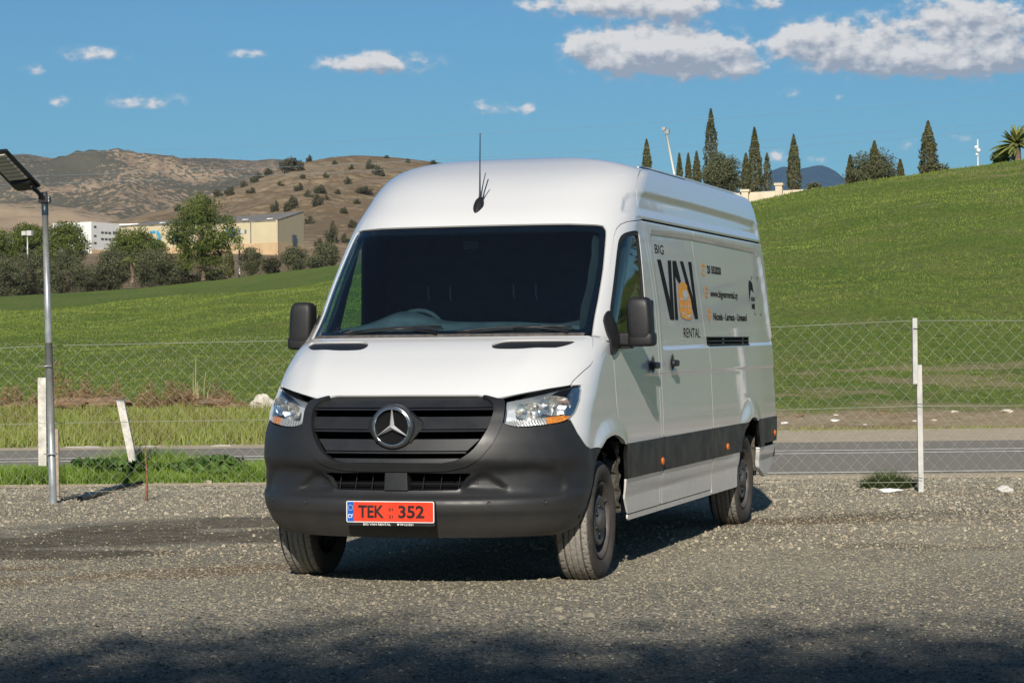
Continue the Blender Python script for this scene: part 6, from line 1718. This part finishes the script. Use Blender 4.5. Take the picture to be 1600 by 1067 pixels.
g0 = ground_at(1389, 770); o = rock('white_rag', 1389, 0, 22, .10, .022, M_trash, 'crumpled white rag on the gravel left of the fence post', 'rag', 77, zf=0, flat=.9); o.location = (g0[0], g0[1], .02); o.scale = (1.15, .7, 1)
g0 = ground_at(1570, 768); o = rock('grey_stone', 1570, 0, 22, .07, .035, M_conc, 'grey stone on the gravel near the right edge', 'stone', 78, zf=0); o.location = (g0[0], g0[1], .02)
# grass tuft by the post
g0 = ground_at(1388, 762); rg = np.random.default_rng(31); n = 1300
r = rg.random(n)**.6; a = rg.uniform(0, 6.28, n); P = np.stack([r*np.cos(a)*.26, r*np.sin(a)*.14, np.zeros(n)], -1)
hh = .20*(1-r*.75)+.03; b = a+rg.normal(0, .6, n); tip = P+np.stack([np.cos(b)*hh*.7, np.sin(b)*hh*.7, hh*rg.uniform(.6, 1.1, n)], -1); t_ = np.stack([-np.sin(b), np.cos(b), 0*b], -1)*.004
V = np.stack([P-t_, P+t_, tip], 1).reshape(-1, 3); o = mk_fast('grass_tuft', V, np.arange(3*n).reshape(-1, 3), leaf_mat('tuft_grass', (.05, .08, .025), (.12, .16, .05), (.04, .06, .02), 3), loc=(g0[0], g0[1], 0)); tag(o, 'dark grass tuft growing in the gravel left of the fence post', 'grass tuft')
# stones of the gravel lot
rg = np.random.default_rng(5)
def stones(name, P, s, rg, mat):
    n = len(P); base = np.array([(-1, -1, -1), (1, -1, -1), (1, 1, -1), (-1, 1, -1), (-.7, -.7, 1), (.7, -.7, 1), (.7, .7, 1), (-.7, .7, 1)], float)*.72
    F0 = np.array([(4, 5, 6), (4, 6, 7), (0, 1, 5), (0, 5, 4), (1, 2, 6), (1, 6, 5), (2, 3, 7), (2, 7, 6), (3, 0, 4), (3, 4, 7)])
    a = rg.uniform(0, 6.283, n); sc = s[:, None]*rg.uniform(.6, 1.3, (n, 3))*np.array([1, 1, .62])
    B = base[None]*(1+rg.uniform(-.34, .34, (n, 8, 3)))*sc[:, None, :]
    tl = rg.normal(0, .35, n); y_ = B[..., 1]*np.cos(tl)[:, None]-B[..., 2]*np.sin(tl)[:, None]; z_ = B[..., 1]*np.sin(tl)[:, None]+B[..., 2]*np.cos(tl)[:, None]
    x = B[..., 0]*np.cos(a)[:, None]-y_*np.sin(a)[:, None]; y = B[..., 0]*np.sin(a)[:, None]+y_*np.cos(a)[:, None]
    V = np.stack([x, y, z_], -1)+P[:, None, :]; F = F0[None]+8*np.arange(n)[:, None, None]
    o = mk_fast(name, V.reshape(-1, 3), F.reshape(-1, 3), mat); tag(o, kind='stuff'); return o
M_st1 = leaf_mat('crushed_stone', (.18, .162, .122), (.39, .342, .248), (.28, .243, .175), 4); M_st2 = leaf_mat('dark_crushed_stone', (.04, .04, .038), (.13, .127, .115), (.08, .08, .072), 4)  # M_st2: crushed stone darkened, the foreground shade in its colour
for m_ in (M_st1, M_st2): m_.node_tree.nodes['Principled BSDF'].inputs['Roughness'].default_value = .9
n = 110000; d = 9.0+(rg.random(n)**.8)*15.2; u = rg.uniform(-.26, .26, n)*d
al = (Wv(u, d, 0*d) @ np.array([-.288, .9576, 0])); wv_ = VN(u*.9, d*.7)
bare = np.zeros(n)
PP_ = Wv(u, d, 0*d)
for (cx, cy, rx, ry, an, k_) in DARK_PATCHES[:3]:
    dx = PP_[:, 0]-cx; dy = PP_[:, 1]-cy; x_ = (dx*math.cos(an)+dy*math.sin(an))/rx; y_ = (dy*math.cos(an)-dx*math.sin(an))/ry; bare = np.maximum(bare, (x_*x_+y_*y_ < 1)*1.0)
keep = rg.random(n) > bare*.88; PP_, u, d, al = PP_[keep], u[keep], d[keep], al[keep]
dark = rg.random(len(u)) < np.clip((-1.2-al)/3.6, 0, 1)*.96  # dark stones take over towards the viewer, continuing the painted shade fall-off
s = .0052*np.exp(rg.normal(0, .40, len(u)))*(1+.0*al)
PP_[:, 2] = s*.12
stones('crushed_stones', PP_[~dark], s[~dark], rg, M_st1); stones('shade_toned_stones', PP_[dark], s[dark], rg, M_st2)
n = 20000; d = 24.3-(rg.random(n)**1.6)*8.5; u = rg.uniform(-7, 7, n); P = Wv(u, d, np.full(n, .004)); ok_ = np.ones(n, bool)
for (cx, cy, rx, ry, an, k_) in DARK_PATCHES[:4]:
    dx = P[:, 0]-cx; dy = P[:, 1]-cy; x_ = (dx*math.cos(an)+dy*math.sin(an))/rx; y_ = (dy*math.cos(an)-dx*math.sin(an))/ry; ok_ &= ~((x_*x_+y_*y_ < 1.3) & (rg.random(n) < .93))
P = P[ok_]; n = len(P); s = .0085*np.exp(rg.normal(0, .45, n)); stones('coarse_pebbles', P, s, rg, leaf_mat('pale_pebbles', (.24, .21, .155), (.50, .44, .335), (.35, .30, .22), 4))
# ================================================================== HAZE
hz_m = bpy.data.materials.new('haze'); hz_m.use_nodes = True; t = hz_m.node_tree
for nn_ in list(t.nodes): t.nodes.remove(nn_)
pv = N(t, 'ShaderNodeVolumePrincipled'); pv.inputs['Density'].default_value = 4.0e-5; pv.inputs['Color'].default_value = (.40, .66, 1, 1); pv.inputs['Anisotropy'].default_value = 0.0
oo = N(t, 'ShaderNodeOutputMaterial'); t.links.new(pv.outputs[0], oo.inputs['Volume'])
m = MB(); m.box((0, 0, 349.0), (7900, 7900, 400)); hz = m.build('haze', hz_m); tag(hz, kind='stuff')
